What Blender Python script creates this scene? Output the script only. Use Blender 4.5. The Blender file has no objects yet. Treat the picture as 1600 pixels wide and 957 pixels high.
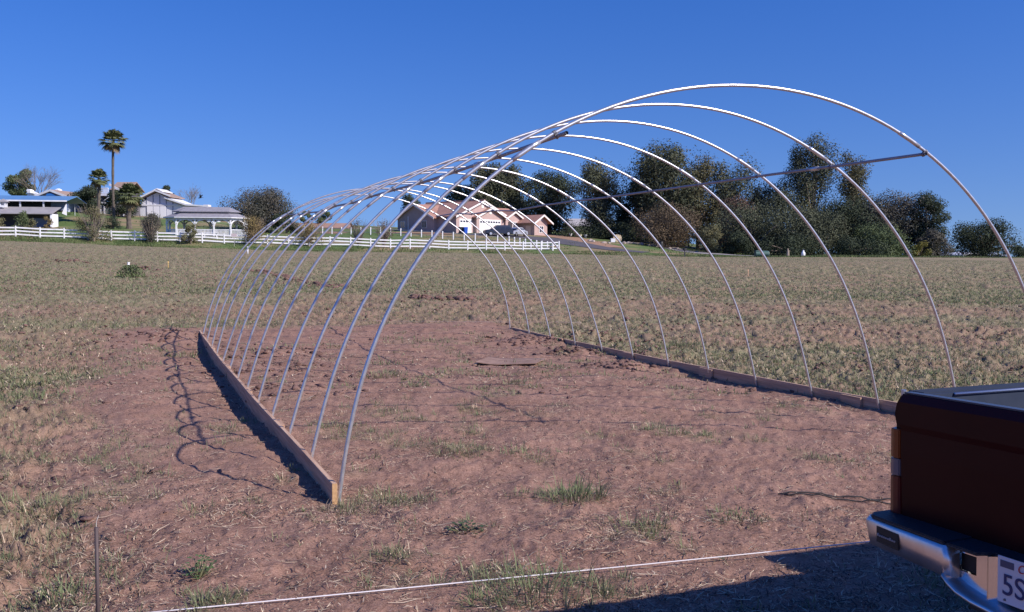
import bpy, math, random
import numpy as np
from mathutils import Vector, Matrix
random.seed(7); RNG = np.random.default_rng(11)
S = bpy.context.scene
COL = S.collection
R = math.radians
# ------------------------------------------------------------------ camera, sky, sun, exposure
FPX = 1487.794
CAM = np.array([-1.29052, -6.54392, 1.71279])
Fv = np.array([0.3666825, 0.92880382, -0.0535481])
Rv = np.array([0.93021114, -0.36700201, 0.004095])
Uv = np.array([0.01584881, 0.05131261, 0.99855687])
cd = bpy.data.cameras.new('camera'); cam = bpy.data.objects.new('camera', cd); COL.objects.link(cam)
cd.sensor_fit = 'HORIZONTAL'; cd.sensor_width = 36.0; cd.lens = 36.0 * FPX / 1600.0
cd.clip_start = 0.05; cd.clip_end = 9000
m = Matrix.Identity(4)
for r in range(3):
    m[r][0] = Rv[r]; m[r][1] = Uv[r]; m[r][2] = -Fv[r]; m[r][3] = CAM[r]
cam.matrix_world = m
S.camera = cam
SUN = Vector((0.9, -1.04, 1.0)).normalized()
w = bpy.data.worlds.new('World'); S.world = w; w.use_nodes = True
nt = w.node_tree; nt.nodes.clear()
sky = nt.nodes.new('ShaderNodeTexSky'); sky.sky_type = 'NISHITA'; sky.sun_disc = False
sky.sun_elevation = R(36.0); sky.sun_rotation = R(139.1); sky.altitude = 300; sky.air_density = 1.5; sky.dust_density = 1.0; sky.ozone_density = 2.5
va = nt.nodes.new('ShaderNodeTexCoord'); ad = nt.nodes.new('ShaderNodeVectorMath'); ad.operation = 'ADD'; ad.inputs[1].default_value = (0, 0, 0.12)
nt.links.new(va.outputs['Generated'], ad.inputs[0]); nm_ = nt.nodes.new('ShaderNodeVectorMath'); nm_.operation = 'NORMALIZE'; nt.links.new(ad.outputs[0], nm_.inputs[0]); nt.links.new(nm_.outputs[0], sky.inputs['Vector'])
tint = nt.nodes.new('ShaderNodeMix'); tint.data_type = 'RGBA'; tint.blend_type = 'MULTIPLY'; tint.inputs['Factor'].default_value = 1; tint.inputs['B'].default_value = (.90, 1.04, 1.80, 1)
hs = nt.nodes.new('ShaderNodeHueSaturation'); hs.inputs['Saturation'].default_value = 1.46; hs.inputs['Hue'].default_value = 0.506
bg = nt.nodes.new('ShaderNodeBackground'); bg.inputs['Strength'].default_value = 0.068
wo = nt.nodes.new('ShaderNodeOutputWorld')
nt.links.new(sky.outputs[0], hs.inputs['Color']); nt.links.new(hs.outputs[0], tint.inputs['A']); nt.links.new(tint.outputs['Result'], bg.inputs['Color']); nt.links.new(bg.outputs[0], wo.inputs['Surface'])
ld = bpy.data.lights.new('sun', 'SUN'); ld.energy = 5.0; ld.angle = R(0.5); ld.color = (1.0, 0.92, 0.83)
sun = bpy.data.objects.new('sun', ld); COL.objects.link(sun); sun.rotation_euler = SUN.to_track_quat('Z', 'Y').to_euler(); sun.location = (20, -20, 30)
vs = S.view_settings; vs.view_transform = 'Standard'; vs.look = 'None'; vs.exposure = 0.25; vs.gamma = 1.0; vs.use_curve_mapping = False

# ------------------------------------------------------------------ helpers
def tag(o, label=None, cat=None, group=None, kind=None):
    if label: o['label'] = label
    if cat: o['category'] = cat
    if group: o['group'] = group
    if kind: o['kind'] = kind
    return o
def empty(name, loc, rz=0.0, label=None, cat=None, group=None):
    o = bpy.data.objects.new(name, None); COL.objects.link(o); o.empty_display_size = .3
    o.location = loc; o.rotation_euler = (0, 0, rz)
    return tag(o, label, cat, group)
def link(name, me, parent=None, mat=None, smooth=False):
    if mat is not None and not me.materials: me.materials.append(mat)
    o = bpy.data.objects.new(name, me); COL.objects.link(o)
    if parent is not None: o.parent = parent
    if smooth: me.polygons.foreach_set('use_smooth', [True] * len(me.polygons))
    return o
def np_mesh(name, V, Fq=None, Ft=None):
    """numpy vertices with quads and / or triangles"""
    me = bpy.data.meshes.new(name); V = np.asarray(V, dtype=np.float32)
    nq = 0 if Fq is None else len(Fq); n3 = 0 if Ft is None else len(Ft)
    me.vertices.add(len(V)); me.vertices.foreach_set('co', V.ravel())
    idx = []; st = []; 
    if nq: idx.append(np.asarray(Fq, dtype=np.int32).ravel()); st.append(np.arange(nq) * 4)
    if n3: idx.append(np.asarray(Ft, dtype=np.int32).ravel()); st.append(nq * 4 + np.arange(n3) * 3)
    idx = np.concatenate(idx); st = np.concatenate(st).astype(np.int32)
    me.loops.add(len(idx)); me.loops.foreach_set('vertex_index', idx)
    me.polygons.add(nq + n3); me.polygons.foreach_set('loop_start', st)
    me.update(calc_edges=True)
    return me
class MB:
    def __init__(s): s.v = []; s.f = []
    def add(s, vs, fs):
        b = len(s.v); s.v += [tuple(map(float, q)) for q in vs]; s.f += [tuple(b + i for i in f) for f in fs]; return s
    def box(s, x0, x1, y0, y1, z0, z1):
        return s.add([(x0,y0,z0),(x1,y0,z0),(x1,y1,z0),(x0,y1,z0),(x0,y0,z1),(x1,y0,z1),(x1,y1,z1),(x0,y1,z1)],
                     [(3,2,1,0),(4,5,6,7),(0,1,5,4),(1,2,6,5),(2,3,7,6),(3,0,4,7)])
    def bar(s, a, b, wx, wz, up=(0, 0, 1)):
        a = Vector(a); b = Vector(b); d = (b - a).normalized(); u = Vector(up)
        x = d.cross(u).normalized() * wx / 2; z = x.normalized().cross(d).normalized() * wz / 2
        vs = [p + sx * x + sz * z for p in (a, b) for sx, sz in ((-1,-1),(1,-1),(1,1),(-1,1))]
        return s.add(vs, [(0,1,2,3),(7,6,5,4),(0,4,5,1),(1,5,6,2),(2,6,7,3),(3,7,4,0)])
    def prism(s, poly, axis, a, b):
        """poly of 2-D points extruded along axis 'x','y','z' from a to b"""
        def mk(p, t): return {'x': (t, p[0], p[1]), 'y': (p[0], t, p[1]), 'z': (p[0], p[1], t)}[axis]
        n = len(poly); vs = [mk(p, a) for p in poly] + [mk(p, b) for p in poly]
        return s.add(vs, [tuple(range(n))[::-1], tuple(range(n, 2 * n))] + [(i, (i + 1) % n, n + (i + 1) % n, n + i) for i in range(n)])
    def loft(s, rings, cap=True):
        n = len(rings[0]); b = len(s.v)
        fs = []
        for k in range(len(rings) - 1):
            for i in range(n): fs.append((k*n+i, k*n+(i+1)%n, (k+1)*n+(i+1)%n, (k+1)*n+i))
        if cap: fs += [tuple(range(n))[::-1], tuple((len(rings)-1)*n + i for i in range(n))]
        return s.add([v for r_ in rings for v in r_], fs)
    def tube(s, pts, rad, n=8, cap=True):
        pts = [Vector(p) for p in pts]; rings = []
        ref = Vector((0, 0, 1)) if abs((pts[-1] - pts[0]).normalized().z) < .9 else Vector((1, 0, 0))
        for i, p in enumerate(pts):
            d = (pts[min(i + 1, len(pts) - 1)] - pts[max(i - 1, 0)]).normalized()
            x = d.cross(ref)
            if x.length < 1e-4: x = d.orthogonal()
            x.normalize(); y = x.cross(d).normalized(); ref = y
            r = float(rad[i] if hasattr(rad, "__len__") else rad)
            rings.append([p + r * (math.cos(2*math.pi*k/n) * x + math.sin(2*math.pi*k/n) * y) for k in range(n)])
        return s.loft(rings, cap)
    def build(s, name, mat, parent=None, smooth=False, bevel=0):
        me = bpy.data.meshes.new(name); me.from_pydata(s.v, [], s.f)
        import bmesh
        bm = bmesh.new(); bm.from_mesh(me); bmesh.ops.recalc_face_normals(bm, faces=bm.faces); 
        if bevel: bmesh.ops.bevel(bm, geom=list(bm.edges), offset=bevel, segments=2, affect='EDGES', clamp_overlap=True)
        bm.to_mesh(me); bm.free()
        o = link(name, me, parent, mat)
        if smooth: me.polygons.foreach_set('use_smooth', [True] * len(me.polygons))
        return o
def blobby(name, mat, parent, rx, ry, rz, amp=.2, sub=2, seed=0, loc=(0, 0, 0)):
    import bmesh
    bm = bmesh.new(); bmesh.ops.create_icosphere(bm, subdivisions=sub, radius=1)
    rg = random.Random(seed); ph = [rg.uniform(0, 6) for _ in range(6)]
    for v in bm.verts:
        c = v.co; k = 1 + amp * (math.sin(3*c.x+ph[0]) * math.sin(2.5*c.y+ph[1]) + .6*math.sin(5*c.z+ph[2]+3*c.x) + .4*math.sin(7*c.y+ph[3]))
        v.co = Vector((c.x*rx*k + loc[0], c.y*ry*k + loc[1], c.z*rz*k + loc[2]))
    me = bpy.data.meshes.new(name); bm.to_mesh(me); bm.free()
    return link(name, me, parent, mat)

# ------------------------------------------------------------------ materials
MATS = {}
def mat(name, col, rough=.8, metal=0.0, col2=None, scale=6.0, bump=0.0, bscale=None, island=0.0, spec=None, coords='Object', trans=0.0):
    if name in MATS: return MATS[name]
    M = bpy.data.materials.new(name); M.use_nodes = True; n = M.node_tree; b = n.nodes['Principled BSDF']
    b.inputs['Base Color'].default_value = (*col, 1); b.inputs['Roughness'].default_value = rough; b.inputs['Metallic'].default_value = metal
    if spec is not None: b.inputs['Specular IOR Level'].default_value = spec
    tc = n.nodes.new('ShaderNodeTexCoord')
    out = None
    if col2 is not None:
        nz = n.nodes.new('ShaderNodeTexNoise'); nz.inputs['Scale'].default_value = scale; nz.inputs['Detail'].default_value = 6
        if name == 'new_lumber':
            mp = n.nodes.new('ShaderNodeMapping'); mp.inputs['Scale'].default_value = (14, .5, 14); n.links.new(tc.outputs[coords], mp.inputs['Vector']); n.links.new(mp.outputs[0], nz.inputs['Vector'])
        else: n.links.new(tc.outputs[coords], nz.inputs['Vector'])
        cr = n.nodes.new('ShaderNodeValToRGB'); cr.color_ramp.elements[0].position = .35; cr.color_ramp.elements[1].position = .65
        cr.color_ramp.elements[0].color = (*col, 1); cr.color_ramp.elements[1].color = (*col2, 1)
        n.links.new(nz.outputs['Fac'], cr.inputs['Fac']); out = cr.outputs['Color']
    if island:
        ge = n.nodes.new('ShaderNodeNewGeometry'); mr = n.nodes.new('ShaderNodeMapRange')
        mr.inputs['To Min'].default_value = 1 - island; mr.inputs['To Max'].default_value = 1 + island
        n.links.new(ge.outputs['Random Per Island'], mr.inputs['Value'])
        hv = n.nodes.new('ShaderNodeHueSaturation'); 
        if out is None: hv.inputs['Color'].default_value = (*col, 1)
        else: n.links.new(out, hv.inputs['Color'])
        n.links.new(mr.outputs[0], hv.inputs['Value']); out = hv.outputs['Color']
    if out is not None: n.links.new(out, b.inputs['Base Color'])
    if bump:
        bz = n.nodes.new('ShaderNodeTexNoise'); bz.inputs['Scale'].default_value = bscale or scale * 4; bz.inputs['Detail'].default_value = 5
        n.links.new(tc.outputs[coords], bz.inputs['Vector'])
        bp = n.nodes.new('ShaderNodeBump'); bp.inputs['Strength'].default_value = bump; bp.inputs['Distance'].default_value = .02
        n.links.new(bz.outputs['Fac'], bp.inputs['Height']); n.links.new(bp.outputs[0], b.inputs['Normal'])
    if trans:
        tr = n.nodes.new('ShaderNodeBsdfTranslucent'); mx = n.nodes.new('ShaderNodeMixShader'); mx.inputs[0].default_value = trans
        if out is None: tr.inputs['Color'].default_value = (*col, 1)
        else: n.links.new(out, tr.inputs['Color'])
        n.links.new(b.outputs[0], mx.inputs[1]); n.links.new(tr.outputs[0], mx.inputs[2]); n.links.new(mx.outputs[0], n.nodes['Material Output'].inputs['Surface'])
    MATS[name] = M; return M
white = mat('white_paint', (.78, .78, .80), .5, col2=(.66, .66, .69), scale=1.5)
pipe = mat('galvanized_steel', (.62, .63, .66), .34, .74, col2=(.50, .51, .54), scale=25)
pipe_dark = mat('clamp_steel', (.16, .16, .18), .5, .5)
pipe2 = mat('purlin_steel', (.30, .31, .36), .5, .45, col2=(.24, .25, .29), scale=9)
wood = mat('new_lumber', (.56, .37, .25), .8, col2=(.38, .23, .155), scale=3, bump=.3, bscale=40)
endw = mat('lumber_end_grain', (.52, .32, .16), .8, col2=(.42, .25, .12), scale=60)
ply = mat('weathered_plywood', (.30, .19, .145), .85, col2=(.22, .135, .10), scale=5, bump=.3, bscale=30)
bark = mat('tree_bark', (.16, .12, .09), .9, col2=(.24, .19, .15), scale=2)
palebark = mat('pale_eucalyptus_bark', (.38, .32, .26), .9, col2=(.22, .17, .13), scale=.6)
twig = mat('bare_twigs', (.2, .165, .14), .95)
black = mat('black_plastic', (.015, .015, .017), .6)
rubber = mat('tyre_rubber', (.02, .02, .02), .85)
glassd = mat('dark_glass', (.02, .025, .035), .08, spec=.8)
chrome = mat('worn_chrome', (.80, .78, .78), .36, .92, col2=(.66, .62, .60), scale=9)
redp = mat('dark_red_paint', (.032, .003, .004), .38, col2=(.026, .002, .003), scale=4, spec=.15)
dirtc = [(.395, .238, .180), (.265, .150, .110)]

# ------------------------------------------------------------------ terrain as a function of place
FhN = np.array([Fv[0], Fv[1]]); FhN /= np.linalg.norm(FhN); RhN = np.array([FhN[1], -FhN[0]])
LATANG = math.atan2(RhN[1], RhN[0])
def hashn(ix, iy, s):
    h = (ix * 374761393 + iy * 668265263 + s * 2147483647) & 0xffffffff
    h = ((h ^ (h >> 13)) * 1274126177) & 0xffffffff
    return ((h ^ (h >> 16)) & 0xffff) / 65535.0
def vn(x, y, s=0):
    x = np.asarray(x, float); y = np.asarray(y, float)
    ix = np.floor(x).astype(np.int64); iy = np.floor(y).astype(np.int64); fx = x - ix; fy = y - iy
    fx = fx*fx*(3-2*fx); fy = fy*fy*(3-2*fy)
    a = hashn(ix, iy, s); b = hashn(ix+1, iy, s); c = hashn(ix, iy+1, s); d = hashn(ix+1, iy+1, s)
    return (a*(1-fx)+b*fx)*(1-fy) + (c*(1-fx)+d*fx)*fy
def fbm(x, y, s=0, o=3):
    t = 0; a = 1; w_ = 0
    for k in range(o):
        t = t + a*vn(x*2**k + 17*k, y*2**k - 9*k, s + k); w_ += a; a *= .5
    return t / w_
def sst(a, b, x):
    t = np.clip((x - a) / (b - a), 0, 1); return t*t*(3-2*t)
ZQ = [-.2865, .0638, .1511, -.1061, -.2192, .1264, .0529]
def zL(y): y = np.asarray(y) / 14.6; return ZQ[0]*y + ZQ[1]*y*y + ZQ[2]*y**3
def zR(y): y = np.asarray(y) / 14.6; return ZQ[3] + ZQ[4]*y + ZQ[5]*y*y + ZQ[6]*y**3
WID = 7.0278
TU = np.array([0, 100, 200, 300, 400, 500, 640, 760, 880, 960, 1100, 1200, 1400, 1600.])
TDF = np.interp(TU, [0, 482, 872, 1600], [105, 114, 123, 135])
TS = np.array([.97, 1.0, 1.22, 1.42, 1.65, 2.2])
TV = np.array([[376, 379, 384, 387, 390, 392.5, 394, 396, 397, 398.5, 401.5, 402, 402.2, 403],
 [367.5, 370, 374.5, 377, 380.5, 384.5, 388, 391, 391.5, 393.5, 399, 401.2, 401.6, 402.3],
 [356, 352, 356, 364, 367, 368, 366, 367, 374, 379, 393.5, 399.8, 401.4, 402.2],
 [332, 328, 338, 346, 355, 359, 360, 361, 367, 371, 387, 396.5, 400.8, 402],
 [330, 326, 334, 340, 347, 352, 358, 359, 363, 367, 384, 395, 400, 401.8],
 [329, 325, 331, 338, 345, 350, 356, 357, 361, 365, 383, 394, 399.5, 401.5]])
VH = 398.72 + .0041 * (TU - 800)
TZ = CAM[2] + (VH - TV) / FPX * TDF * TS[:, None]
def base_h(x, y):
    x = np.asarray(x, float); y = np.asarray(y, float)
    dx = x - CAM[0]; dy = y - CAM[1]
    D = dx*FhN[0] + dy*FhN[1]; L = dx*RhN[0] + dy*RhN[1]; r = np.hypot(D, L)
    ang = np.clip(np.arctan2(L, D), -.52, .52); u = np.clip(800 + FPX*np.tan(ang), 0, 1600); d = r*np.cos(ang)
    df = np.interp(u, TU, TDF); s = d / df
    # bilinear in (s, u), smoothed a little in u
    ui = np.interp(u, TU, np.arange(len(TU))); i0 = np.clip(ui.astype(int), 0, len(TU)-2); t = ui - i0; t = t*t*(3-2*t)*.5 + t*.5
    cols = TZ[:, i0]*(1-t) + TZ[:, i0+1]*t                 # rows x points
    z = np.zeros_like(s)
    ze = cols[0]
    g = np.clip((d - 17) / (df*.97 - 17), 0, 1)
    zf = ze * g**1.25
    z = np.where(s <= .97, zf, 0)
    for k in range(len(TS)-1):
        q = (s - TS[k])/(TS[k+1]-TS[k]); mk = (s > TS[k]) & (s <= TS[k+1]); q = np.clip(q, 0, 1)
        z = np.where(mk, cols[k]*(1-q) + cols[k+1]*q, z)
    far = cols[-1]*(1 - sst(2.2, 14, s)) + 1.5*sst(2.2, 14, s)
    z = np.where(s > TS[-1], far, z)
    yc = np.clip(y, -3, 16.5); tx = np.clip(x / WID, -.5, 1.4)
    zp = zL(yc)*(1-tx) + zR(yc)*tx
    return z + zp*(1 - sst(16, 34, d))
def plot_mask(x, y):
    wob = (fbm(x*.7, y*.7, 5) - .5) * 1.3
    a = sst(-2.5, -1.3, x + wob) * (1 - sst(7.0, 7.35, x + .25*wob)) * (1 - sst(15.6, 17.0, y + wob))
    b = sst(-2.5, -1.3, x + wob) * (1 - sst(-1.0, 0.5, y)) 
    return np.maximum(a, b*.9)
def bumpg(x, y, cx, cy, r, h): return h*np.exp(-((x-cx)**2 + (y-cy)**2)/(r*r))
def micro(x, y):
    pm = plot_mask(x, y)
    dx = x - CAM[0]; dy = y - CAM[1]; r = np.hypot(dx, dy)
    inn = .05*(fbm(x*.55, y*.55, 1) - .5) + .045*(fbm(x*2.2, y*2.2, 2) - .5) + .045*np.maximum(0, fbm(x*6.5, y*6.5, 3) - .42) + .024*np.maximum(0, fbm(x*17, y*17, 4, 2) - .40)
    n1 = fbm(x*2.6, y*2.6, 21); n2 = fbm(x*7.0, y*7.0, 22); n3 = fbm(x*17, y*17, 23, 2)
    out = .07*(fbm(x*.6, y*.6, 20) - .5) + .13*np.maximum(0, n1 - .5) + .12*np.maximum(0, n2 - .50) + .10*np.maximum(0, n3 - .42) - .045
    z = inn*1.25*pm + out*1.55*(1-pm)
    # loose heaps and the scraped trench along the right board
    lump = .6 + .8*n1
    hs_ = bumpg(x, y, 6.35, 11.9, .55, .13) + bumpg(x, y, 6.5, 9.9, .45, .10) + bumpg(x, y, 6.3, 7.4, .5, .08) + bumpg(x, y, .75, 8.6, .7, .09) + bumpg(x, y, .6, 6.0, .5, .06) + bumpg(x, y, 1.1, 11.2, .6, .08) + bumpg(x, y, -.6, 14.6, .7, .10) + bumpg(x, y, 7.9, 12.4, .7, .14) + bumpg(x, y, 8.0, 9.8, .7, .1)+ bumpg(x, y, -2.9, -.6, .8, .10)
    z = z + hs_*lump
    z = z - .085*sst(1.0, 4.5, y)*(1 - sst(12.5, 15, y))*sst(-1.5, -.25, x)*(1 - sst(-.07, -.02, x))
    tr = np.exp(-((x - 6.80)/.13)**2) * sst(0, 1, y) * (1 - sst(14.2, 15, y)); z = z - .05*tr*(.4 + 1.2*fbm(y*1.3, x*0, 31))
    tl = np.exp(-((x + .16)/.12)**2) * sst(0, 1, y) * (1 - sst(14.2, 15, y)); z = z - .02*tl
    # wheel and foot marks
    for (cx, cy, a, ln) in ((1.0, .6, .5, 2.2), (3.4, 1.6, .2, 2.6), (4.4, -.2, -.3, 2.0), (2.4, 4.0, .9, 3)):
        t_ = (x-cx)*math.cos(a) + (y-cy)*math.sin(a); n_ = -(x-cx)*math.sin(a) + (y-cy)*math.cos(a)
        z = z - .012*np.exp(-(n_/.05)**2)*(np.abs(t_) < ln)*fbm(t_*3, n_*0, 41)
    ds = np.abs((y + 2.13) + .07*(x - 1.3)); z = z*(1 - .85*np.exp(-(ds/.16)**2)*(np.abs(x - 1.8) < 3.6))
    fade = np.where(r > 30, np.clip(1.0 + (r-30)/60, 1, 1.8), 1.0)*np.where(r > 80, np.clip(1.8 - r/100, 0.15, 1), 1.0)
    z = z*fade
    return z*(1 - sst(100, 125, r)) 
def H(x, y):
    x = np.atleast_1d(np.asarray(x, float)); y = np.atleast_1d(np.asarray(y, float))
    return base_h(x, y) + micro(x, y)
def Hs(x, y): return float(H([x], [y])[0])
def XY(u, D):
    q = (u - 800) / FPX
    v = CAM[:2] + D*(FhN + q*RhN); return float(v[0]), float(v[1])
def at(u, D, dz=0.0):
    x, y = XY(u, D); return (x, y, float(base_h(np.array([x]), np.array([y]))[0]) + dz)
def zpix(u, v, D): return float(CAM[2] + (398.72 + .0041*(u-800) - v)/FPX*D)
def ground_hit(u, v):
    """where on the field a given sight line lands (used once to read sizes off the survey photo)"""
    d = Fv + (u-800)/FPX*Rv - (v-478.5)/FPX*Uv
    ts = np.concatenate([np.arange(3, 40, .04), np.arange(40, 400, .2)])
    P = CAM[None, :] + ts[:, None]*d[None, :]
    h = base_h(P[:, 0], P[:, 1]); k = np.argmax(P[:, 2] < h)
    return float(P[k, 0]), float(P[k, 1]), float(h[k])

# veg density 0..1 of a field place
def veg(x, y):
    pm = plot_mask(x, y)
    n = fbm(x*.45, y*.45, 61, 4); n2 = fbm(x*.09, y*.09, 62, 3)
    out = .50 + np.clip((n - .38)*3.2, 0, 1)*.5 + np.clip((n2 - .40)*2.5, 0, 1)*.35
    r = np.hypot(x - CAM[0], y - CAM[1])
    out = np.clip(out + .30*sst(25, 90, r), 0, 1)
    n4 = fbm(x*2.1, y*2.1, 63, 3); n5 = fbm(x*.35, y*.35, 64, 2)
    inn = np.clip((n4 - .60 + .25*(n5 - .5))*7, 0, 1)*.55 + .05
    st_ = fbm((x*RhN[0] + y*RhN[1])*.10, (x*FhN[0] + y*FhN[1])*.42, 66, 3)
    out = np.clip(out*(.45 + 1.2*st_), 0, 1)*np.where(r < 14, .55 + .45*sst(8, 14, r), 1)
    return inn*pm + out*(1 - pm)

def make_ground():
    ang = np.concatenate([np.linspace(-180, -42, 40)[:-1], np.linspace(-42, -31, 24)[:-1], np.linspace(-31, 31, 600), np.linspace(31, 42, 24)[1:], np.linspace(42, 180, 40)[1:-1]])
    rr = [.3, .8, 1.6, 2.6, 3.4]
    while rr[-1] < 140: rr.append(rr[-1] + max(.022, .0072*rr[-1]))
    while rr[-1] < 6000: rr.append(rr[-1]*1.05)
    rr = np.array(rr); A, RR = np.meshgrid(np.radians(ang), rr)
    X = CAM[0] + RR*(np.cos(A)*FhN[0] + np.sin(A)*RhN[0]); Y = CAM[1] + RR*(np.cos(A)*FhN[1] + np.sin(A)*RhN[1])
    x = X.ravel(); y = Y.ravel(); z = H(x, y)
    V = np.stack([x, y, z], 1); na = len(ang); nr = len(rr)
    i = np.arange(nr-1)[:, None]*na; j = np.arange(na)[None, :]; j2 = (j+1) % na
    Q = np.stack([i+j, i+j2, i+na+j2, i+na+j], -1).reshape(-1, 4)[:, ::-1]
    c = len(V); V = np.vstack([V, [[CAM[0], CAM[1], float(base_h(np.array([CAM[0]]), np.array([CAM[1]]))[0])]]])
    T = np.array([[c, (k+1) % na, k] for k in range(na)])[:, ::-1]
    me = np_mesh('ground', V, Q, T)
    ve = np.append(veg(x, y), .3); pm = np.append(plot_mask(x, y), 1)
    D = (x-CAM[0])*FhN[0] + (y-CAM[1])*FhN[1]; L = (x-CAM[0])*RhN[0] + (y-CAM[1])*RhN[1]
    u = 800 + FPX*np.clip(L/np.maximum(D, 1), -2, 2); df = np.interp(u, TU, TDF)
    lawn = np.append(np.where(D > df*.972, 1.0, 0.0), 0)
    for nm, dat in (('veg', ve), ('plot', pm), ('lawn', lawn)):
        a_ = me.attributes.new(nm, 'FLOAT', 'POINT'); a_.data.foreach_set('value', dat.astype(np.float32))
    M = bpy.data.materials.new('field_soil'); M.use_nodes = True; n = M.node_tree; b = n.nodes['Principled BSDF']; b.inputs['Roughness'].default_value = .95; b.inputs['Specular IOR Level'].default_value = .15
    tc = n.nodes.new('ShaderNodeTexCoord')
    def noise(s, d=6, r=.6):
        z_ = n.nodes.new('ShaderNodeTexNoise'); z_.inputs['Scale'].default_value = s; z_.inputs['Detail'].default_value = d; z_.inputs['Roughness'].default_value = r
        n.links.new(tc.outputs['Object'], z_.inputs['Vector']); return z_.outputs['Fac']
    def ramp(f, p0, c0, p1, c1):
        cr = n.nodes.new('ShaderNodeValToRGB'); e = cr.color_ramp.elements; e[0].position = p0; e[0].color = (*c0, 1); e[1].position = p1; e[1].color = (*c1, 1)
        n.links.new(f, cr.inputs['Fac']); return cr.outputs['Color']
    def mix(f, a_, b_):
        mx = n.nodes.new('ShaderNodeMix'); mx.data_type = 'RGBA'
        n.links.new(f, mx.inputs['Factor']); n.links.new(a_, mx.inputs['A']); n.links.new(b_, mx.inputs['B']); return mx.outputs['Result']
    def attr(s):
        a_ = n.nodes.new('ShaderNodeAttribute'); a_.attribute_name = s; return a_.outputs['Fac']
    def mth(op, a_, b_=None, c_=False):
        q = n.nodes.new('ShaderNodeMath'); q.operation = op; q.use_clamp = c_
        for k, v_ in enumerate((a_, b_)):
            if v_ is None: continue
            if isinstance(v_, (int, float)): q.inputs[k].default_value = v_
            else: n.links.new(v_, q.inputs[k])
        return q.outputs[0]
    soil = ramp(noise(.9, 8), .35, dirtc[1], .65, dirtc[0])
    soil2 = ramp(noise(14, 7, .7), .38, tuple(c_*.72 for c_ in dirtc[1]), .62, dirtc[0])
    s1 = mix(mth('MULTIPLY', noise(5, 4), .9), soil, soil2)
    litter = ramp(noise(60, 3), .62, (0, 0, 0), .70, (1, 1, 1))
    sep = n.nodes.new('ShaderNodeRGBToBW'); n.links.new(litter, sep.inputs[0])
    strawc = n.nodes.new('ShaderNodeRGB'); strawc.outputs[0].default_value = (.42, .33, .24, 1)
    fine = ramp(noise(75, 5, .8), .36, (.50, .46, .44), .62, (1.18, 1.18, 1.2))
    mm = n.nodes.new('ShaderNodeMix'); mm.data_type = 'RGBA'; mm.blend_type = 'MULTIPLY'; mm.inputs['Factor'].default_value = 1
    n.links.new(s1, mm.inputs['A']); n.links.new(fine, mm.inputs['B']); s1 = mm.outputs['Result']
    s2 = mix(mth('MULTIPLY', sep.outputs[0], .6), s1, strawc.outputs[0])
    grass = ramp(noise(1.6, 8, .7), .35, (.155, .180, .090), .66, (.285, .255, .165))
    vg = mth('MULTIPLY', attr('veg'), mth('MULTIPLY', mth('SUBTRACT', noise(3.2, 8, .8), .18), 2.6), True)
    s3 = mix(mth('MULTIPLY', vg, mth('SUBTRACT', .78, mth('MULTIPLY', attr('plot'), .45)), True), s2, grass)
    lawnc = ramp(noise(.12, 8, .65), .47, (.10, .15, .05), .62, (.27, .20, .12))
    s4 = mix(attr('lawn'), s3, lawnc)
    n.links.new(s4, b.inputs['Base Color'])
    bp = n.nodes.new('ShaderNodeBump'); bp.inputs['Strength'].default_value = .8; bp.inputs['Distance'].default_value = .015
    n.links.new(noise(45, 8, .7), bp.inputs['Height']); n.links.new(bp.outputs[0], b.inputs['Normal'])
    o = link('ground', me, None, M, smooth=False); tag(o, kind='structure')
    return o
make_ground()

def drape(name, line, widths, m_, off=.03, kind='structure', step=2.0):
    """a strip of road laid on the terrain: centre line of ground points with widths"""
    P = [Vector((x, y)) for x, y in line]; V = []; n = 0
    for k in range(len(P)-1):
        a, b = P[k], P[k+1]; L_ = (b-a).length; m2 = max(1, int(L_/step))
        for i in range(m2 + (k == len(P)-2)):
            t = i/m2; c = a.lerp(b, t); w_ = widths[k]*(1-t) + widths[k+1]*t
            dA = (P[min(k+1, len(P)-1)] - P[k]).normalized(); dB = (P[min(k+2, len(P)-1)] - P[k+1]).normalized() if k+2 < len(P) else dA
            dP = (P[k] - P[k-1]).normalized() if k > 0 else dA
            d = ((dP + dA).normalized().lerp((dA + dB).normalized(), t)).normalized(); nn = Vector((-d.y, d.x))
            for s in np.linspace(-.5, .5, 7): q = c + nn*w_*s; V.append((q.x, q.y, 0))
            n += 1
    V = np.array(V); V[:, 2] = base_h(V[:, 0], V[:, 1]) + off
    Q = [(r_*7+c, r_*7+c+1, (r_+1)*7+c+1, (r_+1)*7+c) for r_ in range(n-1) for c in range(6)]
    me = np_mesh(name, V, np.array(Q)); o = link(name, me, None, m_); tag(o, kind=kind); return o
asph = mat('old_asphalt', (.075, .068, .08), .9, col2=(.10, .09, .10), scale=.6)
gravel = mat('pale_gravel', (.30, .27, .27), .95, col2=(.22, .20, .20), scale=.5)
redsoil = mat('bare_red_soil', (.34, .19, .12), .95, col2=(.26, .16, .10), scale=.4)
drape('driveway', [XY(735, 149), XY(800, 148), XY(845, 148), XY(885, 141), XY(925, 134), XY(975, 127.5), XY(1010, 126)], [7, 8, 9, 7, 5, 4, 3.5], asph, .05)
drape('soil_bank', [XY(850, 166), XY(890, 156), XY(930, 143), XY(965, 135)], [9, 6, 5, 3], redsoil, .04)
drape('soil_bank', [XY(590, 150), XY(660, 149), XY(712, 148)], [4, 7, 5], redsoil, .04)
drape('soil_bank', [XY(495, 150), XY(540, 149)], [7, 6], redsoil, .04)
drape('gravel_road', [XY(1028, 165), XY(1050, 152), XY(1085, 143), XY(1125, 134), XY(1180, 128.5), XY(1240, 127)], [4, 5, 6, 6, 3.5, 2], gravel, .05)

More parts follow.
